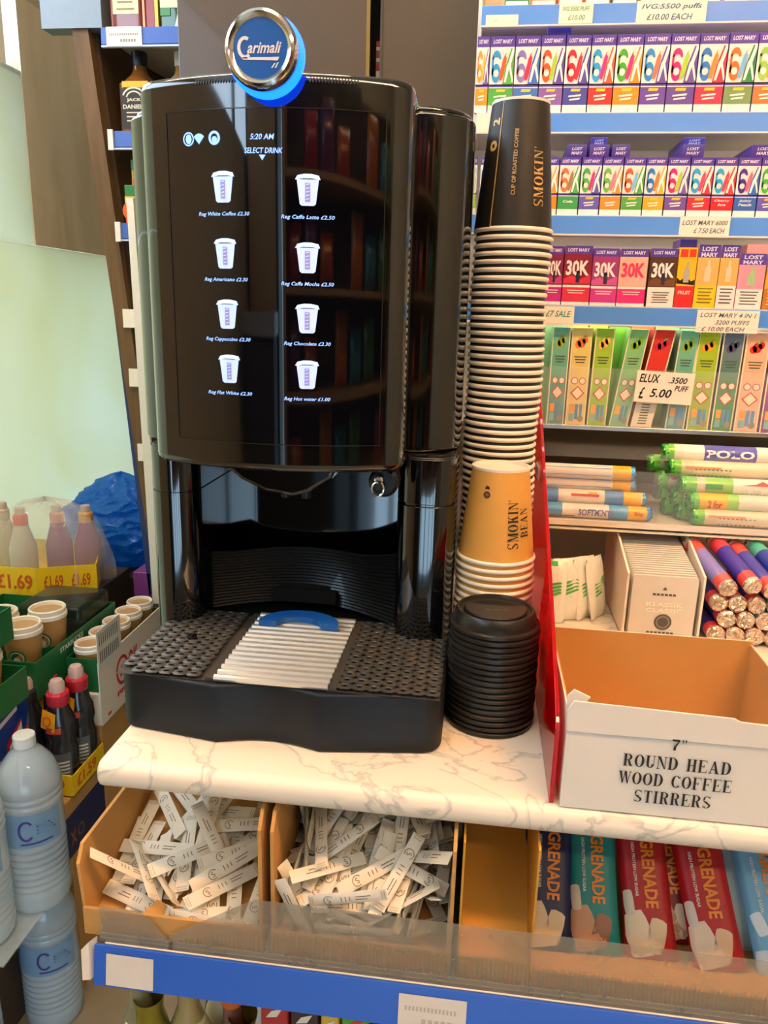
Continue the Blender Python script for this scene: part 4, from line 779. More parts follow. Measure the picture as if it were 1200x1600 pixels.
# ------------------------------------------------------------------ gantry shelving on the right
SY = 1.2
def gantry():
    T = empty('display_gantry', (.3, 1.3, .9), 'white and blue shelved gantry crammed with small cartons, right of the coffee machine', 'shelving')
    WH = M('#e3dccf', .45, noise=.03); BACK = M('#e9dfcd', .22, coat=.3, noise=.03)
    m = MB(BACK); m.box(-.03, .72, 1.40, 1.42, .9, 1.9); m.build('back_panel', T)
    m = MB(WH); m.box(-.035, -.03, 1.21, 1.42, .9, 1.9); m.box(.72, .725, 1.21, 1.42, .9, 1.9); m.build('side_panel', T)
    for z in (1.7305, 1.5965, 1.4620, 1.3370):
        m = MB(WH); m.box(-.03, .72, SY+.003, 1.40, z-.012, z); s = m.build('shelf', T)
        m = MB(M('#5590e2', .3, noise=.04, scale=10)); m.prism([(SY+.003, z-.001), (SY-.002, z-.002), (SY-.0035, z-.0265), (SY+.001, z-.028), (SY+.003, z-.02)], -.03, .72, 'yz'); m.build('price_strip', s)
        m = MB(WH); m.prism([(SY-.0025, z-.026), (SY-.0045, z-.0265), (SY-.0045, z-.0285), (SY+.003, z-.0285)], -.03, .72, 'yz'); m.build('strip_lip', s)
        m = MB(M('#fff3df', .4, emit=LED, noise=0)); m.box(-.02, .71, SY+.012, SY+.024, z-.018, z-.0125); m.build('led_strip', s)
    z = 1.1585
    m = MB(M('#d8d2c6', .3, metal=.3)); m.box(-.03, .72, SY+.004, 1.40, z-.006, z); s = m.build('shelf', T)
    m = MB(M('#cfcac0', .2, metal=.8)); m.box(-.03, .72, SY-.004, SY+.004, z-.005, z+.002); m.build('metal_lip', s, bev=.001)
    m = MB(CLEAR); m.box(-.03, .72, SY-.002, SY-.0005, z+.001, 1.247); m.build('clear_riser', s)
    # stepped clear sweet shelf
    z = 1.036
    m = MB(M('#cfc3ae', .25, noise=.05)); m.box(.09, .72, 1.10, 1.395, z-.006, z); s = m.build('shelf', T)
    m = MB(M('#e6dcc8', .2, noise=.05)); m.box(.09, .72, 1.095, 1.1005, z-.007, z+.001); m.box(.09, .72, 1.094, 1.1, z-.013, z-.0105); m.build('lip', s)
    m = MB(CLEAR); m.box(.09, .72, 1.0955, 1.097, z+.001, 1.112); m.box(.09, .72, 1.1, 1.395, 1.128, 1.1295); m.build('clear_riser', s)
    for x in (.256,):
        m = MB(CLEAR); m.box(x, x+.0015, 1.1, 1.39, z, 1.10); m.build('clear_divider', s)
    m = MB(M('#d4cab6', .35)); m.box(.09, .72, 1.30, 1.305, .9, 1.036); m.build('back_panel', T)
    m = MB(M('#6f675a', .6)); m.box(.09, .72, 1.388, 1.398, 1.036, 1.15); m.build('back_panel', T)
LED = 6.0
gantry()

def carton(x0, x1, z0, h, side, d=.055, y=None, lean=0.):
    y = SY+.006 if y is None else y
    m = MB(M(side, .4, coat=.2, noise=.04)); m.box(x0, x1, y, y+d, z0, z0+h)
    if lean: m.v = [(X+lean*(Z-z0), Y, Z) for X, Y, Z in m.v]
    f = lambda u, v: (x0+(x1-x0)*u + lean*h*v, y-.0004, z0+h*v)
    g = lambda u, v: (x0+(x1-x0)*u + lean*h*v, y-.0007, z0+h*v)
    k = lambda u, v: (x0+(x1-x0)*u + lean*h*v, y-.0010, z0+h*v)
    return m, f, g, k
OFFW = '#f3ece0'; PUR = '#5c3fa0'
def six_k(x0, x1, z0, h, num, dev, acc, low, label, group, word=None, tagc=True):
    m, f, g, k = carton(x0, x1, z0, h, PUR)
    o = tag(m.build('vape_carton', bev=.0006), label, 'carton', group)
    P = M
    m = MB(P(OFFW, .4, coat=.3)); m.rect(f, 0, 0, 1, .1); m.rect(f, 0, .36, 1, .86)
    m.use(P(low, .4, coat=.3)).rect(f, 0, .1, 1, .325); m.use(P(PUR, .4, coat=.3)).rect(f, 0, .325, 1, .375); m.rect(f, 0, .86, 1, 1)
    m.use(P(OFFW, .4, coat=.3)).rect(g, 0, .325, 1, .338)
    m.use(P(acc, .4, coat=.3)).flat(g, [(.56, .375), (1, .375), (1, .84), (.86, .84), (.66, .6)])
    m.use(P('#f7f2e8', .4)).flat(k, [(.62, .40), (.70, .40), (.82, .58), (.96, .40), (1, .40), (1, .44), (.88, .62), (1, .80), (1, .84), (.92, .84), (.78, .66), (.72, .62)])
    m.build('printed_front', o, smooth=False)
    m = MB(P(num, .4, coat=.3))
    w = (x1-x0); asp = h/w
    m.ring(k, .27, .52, .19, .125, .075, n=20)
    m.flat(k, [(.08, .50), (.16, .50), (.16, .74), (.08, .72)]); m.ring(k, .27, .70, .19, .115, .078, 0, PI, n=12)
    m.build('numeral', o, smooth=False)
    m = MB(P(dev, .35)); t = .35
    m.flat(lambda u, v: Vector(k(u, v))+Vector((0, -.0003, 0)), [(.40, .44), (.52, .42), (.60, .50), (.68, .66), (.70, .74), (.64, .78), (.54, .70), (.44, .54)])
    m.use(P('#f4e9c8', .35)).flat(lambda u, v: Vector(k(u, v))+Vector((0, -.0005, 0)), [(.64, .74), (.70, .72), (.74, .79), (.68, .80)])
    m.build('device_picture', o, smooth=False)
    m = MB(P('#efe6f6', .5)); m.text('LOST MARY', g, .5, .93, w=.8, h=.055, bold=.03, shear=.2)
    m.use(P('#f6efe2', .5))
    if word:
        for i, s in enumerate(word): m.text(s, g, .5, .235-.065*(i-(len(word)-1)/2), h=.045, w=min(.7, .12*len(s)), bold=.03, shear=.2)
    else:
        for i in range(2): m.flat(g, [(.22+.05*i, .20-.045*i), (.74-.04*i, .215-.045*i), (.76-.04*i, .24-.045*i), (.24+.05*i, .222-.045*i)])
    if tagc: m.use(P('#f3cb2e', .5)).flat(g, [(.3, .275), (.68, .275), (.72, .31), (.34, .31)])
    m.build('lettering', o, smooth=False)
    return o
def flat_box(x0, x1, z0, hh, label, y=None, text=True):
    y = SY+.008 if y is None else y
    m = MB(M('#4b2f8f', .4, coat=.2, noise=.05)); m.box(x0, x1, y, y+.10, z0, z0+hh)
    o = tag(m.build('vape_carton', bev=.0006), label, 'carton', 'purple cartons lying on top of the rows')
    if text:
        f = fr((0, y-.0005, 0), (1, 0, 0), (0, 0, 1)); c = (x0+x1)/2; m = MB(M('#e9def2', .5))
        m.text('LOST', f, c, z0+hh*.66, h=hh*.24, w=(x1-x0)*.55, bold=.03, shear=.2); m.text('MARY', f, c, z0+hh*.32, h=hh*.24, w=(x1-x0)*.6, bold=.03, shear=.2); m.build('lettering', o, smooth=False)
def rows():
    # px -> x on the shelf fronts (measured at the shelf edge)
    def X1(p): return .194+(p-1000)*.000840
    def X2(p): return .208+(p-1000)*.000865
    def X3(p): return .2218+(p-1000)*.000890
    def X4(p): return .241+(p-1000)*.000915
    Z = 1.5968; H = .097
    B = [728, 750, 791, 833, 873, 914, 954, 997, 1039, 1084, 1129, 1174, 1217, 1260]
    S = [('#f0a030', '#f2c040', '#7a58a8', '#f2a024', 'orange', 'mustard'), ('#2f9ad8', '#e0602a', '#5cb246', '#57b03e', 'sky blue', 'leaf green'), ('#8f7cc0', '#d83048', '#3f6fc0', '#4a7ac2', 'lilac', 'mid blue'), ('#ea5a20', '#a8cc38', '#6a4aa0', '#8e62a8', 'orange', 'mauve'),
         ('#d41a34', '#d83040', '#5a48a0', '#4c4c9c', 'crimson', 'indigo'), ('#2aa4dc', '#d0307c', '#ee5a28', '#df3428', 'cyan', 'scarlet'), ('#4fae2c', '#c82a70', '#f0901c', '#f2951c', 'green', 'orange'), ('#2a8cd0', '#ee7658', '#6a48a0', '#6e4aa2', 'blue', 'violet'),
         ('#e6187c', '#a6ce3a', '#6a4a9c', '#684898', 'hot pink', 'purple'), ('#2a7cc8', '#ee8a2c', '#dc2c40', '#de3450', 'blue', 'raspberry'), ('#ee7428', '#7fb4e4', '#2f8a48', '#7c9c60', 'orange', 'olive'), ('#9ccc58', '#d8a040', '#c87a3a', '#c67c3c', 'lime', 'copper'), ('#e0485c', '#e8a0a0', '#5a9ac0', '#d05a6c', 'rose', 'rose')]
    for i, s in enumerate(S):
        six_k(X1(B[i])+.0008, X1(B[i+1])-.0008, Z, H, s[0], s[1], s[2], s[3], f'upper row vape carton, {s[4]} six and {s[5]} lower panel', 'six K cartons on the upper row')
    flat_box(X1(842), X1(880), Z+H+.0005, .011, 'dark purple box end lying on the upper row, behind the tall black cup', text=False)
    Z = 1.4623; H = .077
    B = [735, 760, 800, 830, 865, 900, 934, 968, 1003, 1037, 1073, 1110, 1146, 1182, 1217, 1250]
    S = [('#2aa4dc', '#f0d040', '#8cc83c', '#86c636', 'cyan', 'lime'), None, None, ('#ee8a28', '#e8b060', '#f0a030', '#f08a20', 'amber', 'orange'), ('#ee7a30', '#a87a50', '#55a848', '#3f9e50', 'orange', 'green', ['Cola']), ('#52b83c', '#d83878', '#6a58a8', '#6e5eae', 'green', 'lavender'), ('#76be40', '#f07e90', '#f09030', '#ea9230', 'lime', 'amber'),
         ('#ee6426', '#7cc0e0', '#58a848', '#5aaa4a', 'orange', 'green'), ('#2a80c8', '#c8823c', '#f4b428', '#f5b224', 'blue', 'yellow'), ('#e01c78', '#bcc83a', '#7a58a8', '#7c549c', 'pink', 'plum'), ('#2cacdc', '#e4506c', '#dc3040', '#da2c3c', 'cyan', 'red'), ('#2cacdc', '#e0485c', '#e03c3c', '#e0242c', 'cyan', 'red', ['Cherry', 'Ice']), ('#4c2a94', '#ee6c84', '#3a72bc', '#3a6ab4', 'dark violet', 'blue', ['Juicy', 'Peach']), ('#4cb83c', '#d8d040', '#6a58a8', '#6a5aae', 'green', 'slate violet'), ('#d83a50', '#f0a0a0', '#40a0c0', '#d0506a', 'red', 'rose')]
    for i, s in enumerate(S):
        if s is None: continue
        w = s[6] if len(s) > 6 else None
        extra = (f' reading {" ".join(w)}' if w else '') + (', beside the red Cherry Ice one' if i == 10 else '') + (', left of the tall cup stack' if i == 0 else '') + (', third from the amber fruit one' if i == 7 else '')
        six_k(X2(B[i])+.0008, X2(B[i+1])-.0008, Z, H, s[0], s[1], s[2], s[3], f'second row vape carton, {s[4]} six and {s[5]} lower panel{extra}', 'six K cartons on the second row', w, tagc=i not in (4, 6, 11, 12))
    for a, b, st, lab in ((876, 907, 0, 'purple box end lying on the green Cola carton'), (911, 943, 0, 'purple box end lying on the lavender carton, lower of two'), (914, 941, 1, 'darker purple box end, upper of two above the lavender carton'), (947, 976, 0, 'purple box end lying on the amber carton of the second row'),
                          (1057, 1092, 0, 'purple box end on the plum carton, lower of two'), (1062, 1095, 1, 'darker purple box end, upper of two above the plum carton'), (1165, 1200, 0, 'purple box end lying on the blue Juicy Peach carton')):
        z0 = Z+H+.0004; hh = .0165
        flat_box(X2(a), X2(b), z0 if st == 0 else z0+hh+.0003, hh if st == 0 else .011, lab, y=SY+.008+.012*st)
    # third row: wider and narrower cartons
    Z = 1.3373; grp = 'cartons on the third row'
    def thirty(a, b, h, c1, c2, low, num, label, lowtxt=False, c3=None):
        x0, x1 = X3(a)+.0007, X3(b)-.0007
        m, f, g, k = carton(x0, x1, Z, h, c2); o = tag(m.build('vape_carton', bev=.0006), label, 'carton', grp)
        m = MB(M(c1, .4, coat=.3)); m.rect(f, 0, .34, 1, .86); m.use(M(PUR, .4, coat=.3)).rect(f, 0, .86, 1, 1)
        m.use(M(c2, .4, coat=.3)); m.flat(g, [(0, .36), (1, .36), (1, .52), (.6, .44), (.3, .5), (0, .44)])
        m.use(M(OFFW, .4)).rect(f, 0, .30, 1, .34); m.use(M(low, .4, coat=.3)).rect(f, 0, 0, 1, .30)
        if not lowtxt: m.use(M(OFFW, .4)).rect(g, 0, 0, 1, .05)
        m.build('printed_front', o, smooth=False)
        m = MB(M(num, .45)); m.text('30K', k, .5, .63, w=.84, h=.26, bold=.035)
        m.use(M('#f0e8f4', .5)).text('LOST MARY', g, .5, .93, w=.78, h=.06, bold=.03)
        m.use(M('#3a3230' if lowtxt else OFFW, .5))
        for i in range(5 if lowtxt else 2): m.rect(g, .18+.04*(i % 2), .24-.042*i, .82-.05*(i % 3), .255-.042*i)
        m.use(M('#3c3648', .3)).rect(k, .46, .38, .60, .58) if lowtxt or c3 is None else None
        m.build('lettering', o, smooth=False)
    thirty(842, 872, .082, '#8a2450', '#c83a80', '#c22a84', '#f6eee8', 'magenta vape carton at the left end of the third row, beside the tall cups')
    thirty(872, 918, .083, '#8e2238', '#e0304a', '#e0344e', '#f8f2ec', 'deep red vape carton with white lettering on the third row')
    thirty(918, 961, .080, '#a83c78', '#d85ca0', '#d23a92', '#f8f2ec', 'pink magenta vape carton with white lettering on the third row')
    thirty(961, 1007, .080, '#eebfa0', '#f0b8a8', '#e8307c', '#ea3a68', 'peach vape carton with hot pink lettering on the third row', c3=1)
    thirty(1009, 1053, .081, '#5a3620', '#7a4a28', '#f0e8da', '#f8f2ec', 'dark brown vape carton with a white warning panel on the third row', lowtxt=True)
    def slim(a, b, h, c1, low, label, dev, txt, lc, cap=None, head=True):
        x0, x1 = X3(a)+.0006, X3(b)-.0006
        m, f, g, k = carton(x0, x1, Z, h, c1); o = tag(m.build('vape_carton', bev=.0006), label, 'carton', grp)
        m = MB(M(c1, .4, coat=.3)); m.rect(f, 0, .36, 1, 1 if not head else .8)
        if head: m.use(M(PUR, .4, coat=.3)).rect(f, 0, .8, 1, 1)
        m.use(M(low, .4, coat=.3)).rect(f, 0, 0, 1, .36)
        if not head:
            m.use(M('#e23a2a', .4)).rect(g, .08, .84, .48, .97); m.rect(g, .56, .84, .92, .97)
            m.use(M('#1e1a18', .4)).flat(g, [(0, .40), (1, .38), (.98, .47), (.8, .44), (.5, .52), (.2, .45), (.02, .5)])
        m.use(M(dev, .3)).flat(k, [(.36, .42), (.66, .42), (.66, .62), (.58, .68), (.58, .76), (.46, .76), (.46, .68), (.36, .62)])
        m.build('printed_front', o, smooth=False)
        m = MB(M('#f0e8f4', .5))
        if head: m.text('LOST', g, .5, .935, w=.7, h=.07, bold=.03); m.text('MARY', g, .5, .845, w=.75, h=.07, bold=.03)
        m.use(M(lc, .5))
        for i, s in enumerate(txt): m.text(s, g, .5, .25-.1*i, w=.7, h=.06, bold=.03)
        if not txt:
            for i in range(5): m.rect(g, .15+.03*(i % 2), .30-.055*i, .85-.06*(i % 3), .318-.055*i)
        m.build('lettering', o, smooth=False)
        if cap: m = MB(M('#5a4090', .4, coat=.2)); m.box(x0+.001, x1-.001, SY+.012, SY+.06, Z+h+.0003, Z+h+.012); tag(m.build('vape_carton', bev=.0006), cap, 'carton', grp)
    slim(1053, 1083, .083, '#f2c022', '#e02c2c', 'yellow over red vape carton with a dark splash picture, third row', '#b8b0a0', ['FRUIT'], '#f8d8c8', 'small purple box lying on the yellow and red carton', head=False)
    slim(1083, 1118, .087, '#f0b860', '#f4cc1c', 'amber vape carton with a bright yellow lower panel, third row', '#e6cfa8', [], '#7a6a20')
    slim(1118, 1148, .087, '#f0b860', '#f0e8da', 'amber vape carton with a white warning panel, third row', '#e6cfa8', [], '#4a4038')
    slim(1148, 1190, .076, '#ee9aa8', '#f0e8da', 'pink vape carton with a pale green device picture, third row', '#a8c890', [], '#4a4038')
    slim(1191, 1228, .080, '#e8a840', '#c07828', 'amber and brown vape carton cut off at the right of the third row', '#e6cfa8', [], '#f4e8d0')
    m = MB(M('#d89a94', .5)); m.box(X3(1180), X3(1228), SY+.075, SY+.13, Z, Z+.095); tag(m.build('vape_carton', bev=.0006), 'dusty pink carton standing behind the pink one on the third row', 'carton', grp)
    # tall slim boxes, fourth row
    Z = 1.1587; H = .146; grp = 'tall slim cartons on the fourth row'
    E = [(846, 876, 0, '#7cc39a', '#4f9c98', 'mint to teal', 'leftmost behind the cups', '#a8b838', 0), (877, 911, 0, '#ecd878', '#e8cf86', 'cream yellow', 'with orange fruit', '#ee7a30', 0), (913, 945, .012, '#a8d23a', '#9cc83c', 'bright lime', 'with a pale yellow fruit', '#f0c060', 0), (949, 981, .125, '#8ccc7e', '#86c694', 'light green', 'with a green apple, leaning right', '#86b81e', 0),
         (984, 1019, .15, '#e03a24', '#f0e4cc', 'red over white', 'leaning behind the price card', '#c02a4a', 1), (1040, 1072, .05, '#7cc494', '#5aa2ae', 'mint to blue', 'right of the price card', '#9ab43a', 0), (1074, 1110, .02, '#a8c81c', '#a4b83a', 'yellow green', 'with an orange flower', '#f6a81c', 0), (1113, 1147, .015, '#6e7c8c', '#3f9a3c', 'slate to green', 'with dark berries', '#5a5078', 0), (1149, 1187, .01, '#f0b890', '#eec0a0', 'peach', 'with red strawberries', '#dc2a24', 0), (1190, 1226, 0, '#b04a90', '#8a3a8c', 'purple', 'at the right edge', '#e8c0d0', 0)]
    for a, b, ln, c1, c2, nm, ex, fr_, warn in E:
        x0, x1 = X4(a)+.0006, X4(b)-.0006
        m, f, g, k = carton(x0, x1, Z, H, c1, d=.036, y=SY+.010, lean=ln)
        o = tag(m.build('slim_carton', bev=.0006), f'tall slim {nm} carton {ex}, fourth row', 'carton', grp)
        m = MB(); n = 7
        for i in range(n):
            t = i/(n-1)
            if warn: c = c2 if i < 4 else c1
            else: c = mixc(c2, c1, t)
            m.use(M(c, .35, coat=.4)); m.rect(f, .06, .01+.97*i/n, .94, .01+.97*(i+1)/n)
        m.use(M('#f0e2bc', .4)); m.rect(f, 0, 0, .06, 1); m.rect(f, .94, 0, 1, 1)
        m.build('printed_front', o, smooth=False)
        m = MB(M(fr_, .4)); 
        for dx, dy, r in ((0, 0, .2), (.16, .025, .14), (-.16, -.02, .15)): m.disc(g, .5+dx, .85+dy, r, r*.26, 14)
        m.use(M('#7ab030', .4)).flat(k, [(.45, .87), (.62, .90), (.74, .925), (.56, .915)])
        m.build('fruit_picture', o, smooth=False)
        m = MB(M('#5a6048', .6))
        if warn:
            for i in range(9): m.rect(g, .3, .04+.028*i, .7, .052+.028*i)
        else:
            for i in range(3): m.rect(g, .2+.04*i, .70-.028*i, .8-.04*i, .712-.028*i)
            m.use(M('#c8503c', .5)).disc(g, .32, .46, .17, .036); m.disc(g, .70, .46, .17, .036)
            m.use(M('#f6e8cc', .5)).disc(k, .32, .46, .13, .028); m.disc(k, .70, .46, .13, .028)
            m.use(M('#d4502c', .5)).flat(g, [(.5, .26), (.86, .335), (.5, .41), (.14, .335)]); m.use(M('#f6e8cc', .5)).flat(k, [(.5, .275), (.77, .335), (.5, .395), (.23, .335)])
            m.use(M('#f2a83c', .5)).rect(g, .15, .13, .40, .22); m.use(M('#5a96c0', .5)).rect(g, .44, .06, .60, .22); m.rect(g, .66, .08, .80, .22); m.use(M('#88b8b0', .5)).rect(g, .15, .04, .40, .12); m.use(M('#9a8a7a', .5)).disc(k, .74, .07, .14, .035)
        m.build('symbols', o, smooth=False)
    for i, (a, w, c) in enumerate(((850, 34, '#9ed08a'), (886, 34, '#ecd46a'), (922, 30, '#d8da54'), (954, 34, '#8ad046'), (990, 36, '#e88a4a'), (1028, 38, '#a6dc8e'), (1068, 40, '#a8d880'), (1110, 40, '#a8d04a'), (1152, 40, '#d89a7a'))):
        x0 = .2315+(a-1000)*.00093
        m = MB(M(c, .4, coat=.3, noise=.08)); m.box(x0, x0+w*.00093, SY+.052, SY+.088, Z, Z+H+.002+.002*(i % 3)); 
        nm = ('sage green', 'butter yellow', 'yellowish lime', 'grass green', 'orange', 'pale mint', 'pale green', 'moss green', 'terracotta')[i]
        tag(m.build('slim_carton', bev=.0006), f'{nm} slim carton standing in the hidden back rank of the fourth row', 'carton', 'back rank of slim cartons')
    # goods at the very top of the view: only their feet show
    x = .0
    for i, (c, n) in enumerate((('#2f8a5a', 'green'), ('#e88a3a', 'orange'), ('#d86a2a', 'burnt orange'), ('#e0783a', 'tangerine'), ('#3a8a6a', 'sea green'), ('#7a5a4a', 'brown'), ('#5ab04a', 'apple green'), ('#3a6ac0', 'blue'), ('#6a4a9a', 'violet'), ('#c0405a', 'cherry'))):
        m = MB(M(c, .4, coat=.2)); m.box(x, x+.034, SY+.008, SY+.05, 1.7308, 1.7308+.09)
        o = tag(m.build('vape_carton', bev=.0006), f'{n} carton on the topmost shelf, only its foot in view', 'carton', 'cartons on the topmost shelf')
        f = fr((x, SY+.0076, 1.7308), (1, 0, 0), (0, 0, 1)); m = MB(M(OFFW, .5)); m.rect(f, .002, .0, .032, .006); m.rect(f, .004, .03, .03, .07); m.build('printed_front', o, smooth=False)
        x += .036
rows()

def cards():
    PAP = M('#f1e8d4', .7, noise=.03)
    def card(x0, x1, z0, z1, y, lines, ink, label, tilt=0., bold=.012):
        m = MB(PAP); c = Vector(((x0+x1)/2, y, (z0+z1)/2))
        ca, sa = math.cos(tilt), math.sin(tilt)
        f = lambda u, v: (c.x+u*ca-v*sa, y, c.z+u*sa+v*ca)
        W, H = x1-x0, z1-z0
        m.prism([f(*p)[0::2] for p in ((-W/2, -H/2), (W/2, -H/2), (W/2, H/2), (-W/2, H/2))], y, y+.0004, 'xz')
        o = tag(m.build('price_card', smooth=False), label, 'price card')
        g = lambda u, v: Vector(f(u, v))+Vector((0, -.0003, 0))
        if lines:
            m = MB(M(ink, .6))
            for s, u, v, h, w in lines: m.text(s, g, u*W, v*H, h=h*H, w=w*W, bold=bold, shear=.25)
            m.build('handwriting', o, smooth=False)
        return o
    y = SY-.0044
    card(.074, .119, 1.7045, 1.7295, y, [('IVG 5500 PUFF', 0, .2, .22, .8), ('£10.00', .02, -.22, .24, .5)], '#4f9a58', 'handwritten green price card reading ten pounds, upper left blue strip')
    card(.176, .266, 1.7035, 1.7300, y, [('IVG:5500 puffs', 0, .2, .30, .86), ('£10.00 EACH', -.02, -.24, .28, .66)], '#3a6a8e', 'handwritten blue price card on the upper blue strip, wider one')
    card(-.024, .020, 1.7025, 1.7165, y, [('...', -.2, 0, .1, .12)], '#c0a890', 'plain cream label at the left end of the upper blue strip')
    card(-.030, .006, 1.569, 1.594, y, None, None, 'blank white label on the blue strip left of the black cup')
    card(.263, .331, 1.435, 1.4600, y, [('LOST MARY 6000', 0, .2, .26, .9), ('£ 7.50 EACH', .1, -.22, .28, .62)], '#5a5a60', 'pencilled price card on the blue strip below the second row')
    card(.082, .128, 1.3065, 1.3345, y, [('£7 SALE', 0, .12, .32, .8)], '#4f9a78', 'green handwritten price card beside the cups, below the third row')
    card(.302, .388, 1.303, 1.3345, y, [('LOST MARY 4 IN 1', 0, .28, .2, .9), ('3200 PUFFS', .08, -.04, .2, .55), ('£ 10.00 EACH', -.06, -.34, .2, .7)], '#5c6470', 'grey handwritten price card below the third row, at right')
    card(.2265, .3095, 1.198, 1.2445, SY-.0038, [('ELUX', -.27, .27, .27, .36), ('.3500', .22, .25, .2, .32), ('PUFF', .3, -.0, .18, .24), ('£', -.38, -.2, .38, .1), ('5.00', -.05, -.18, .28, .38)], '#1f1a16', 'large handwritten card reading Elux five pounds on the clear riser', tilt=-.03, bold=.02)
cards()

# ------------------------------------------------------------------ sweets
def roll(name, p, L, r, axis, bands, label, group, foil, txt=None, tw=None, seg=22, yaw=0., pitch=0., foil_ends=(True, True)):
    R = Matrix.Translation(p) @ Matrix.Rotation(yaw, 4, 'Z') @ Matrix.Rotation(pitch, 4, 'Y')
    m = MB(); 
    for a, b, c in bands:
        m.use(M(c, .35, coat=.3)); s = len(m.v); m.lathe([(r, L*a), (r, L*b)], (0, 0, 0), seg, 'x', cap0=a == 0, cap1=b == 1)
        m.v[s:] = [tuple(R @ Vector(q)) for q in m.v[s:]]
    o = tag(m.build(name, origin=p), label, 'sweet roll', group)
    for e in (0, 1):
        if not foil_ends[e]: continue
        m = MB(M(foil, .22, metal=.85, noise=.25, scale=260, bump=.9)); rr = random.Random(hash((round(p[0], 3), round(p[2], 3), e)) & 255)
        x = L if e else 0; s = 1 if e else -1; n = 18
        prof = [(r*1.01, -s*.004), (r*1.0, s*.0012), (r*.82, s*.0035), (r*.45, s*.0022), (r*.12, s*.0034), (0, s*.003)]
        vs = []; fs = []
        for i in range(n):
            for k, (q, h) in enumerate(prof):
                j = (1+.10*rr.uniform(-1, 1)) if 0 < k < 5 else 1; hh = h+(s*.0016*rr.uniform(-1, 1) if 1 < k < 5 else 0)
                vs.append(R @ Vector((x+hh, q*j*math.cos(2*PI*i/n), q*j*math.sin(2*PI*i/n))))
        w = len(prof)
        for i in range(n):
            for k in range(w-1): fs.append((i*w+k, ((i+1) % n)*w+k, ((i+1) % n)*w+k+1, i*w+k+1))
        m.add(vs, fs); m.build('foil_end', o, angle=20)
    if txt:
        m = MB(M(txt[1], .4)); 
        def g(u, v):
            a = txt[3]+v/r if len(txt) > 3 else v/r
            return R @ Vector((u, -(r+.0006)*math.cos(a), (r+.0006)*math.sin(a)))
        m.text(txt[0], g, L*(txt[4] if len(txt) > 4 else .5), 0, h=r*.9, w=txt[2], bold=.035); m.build('lettering', o, smooth=False)
    return o
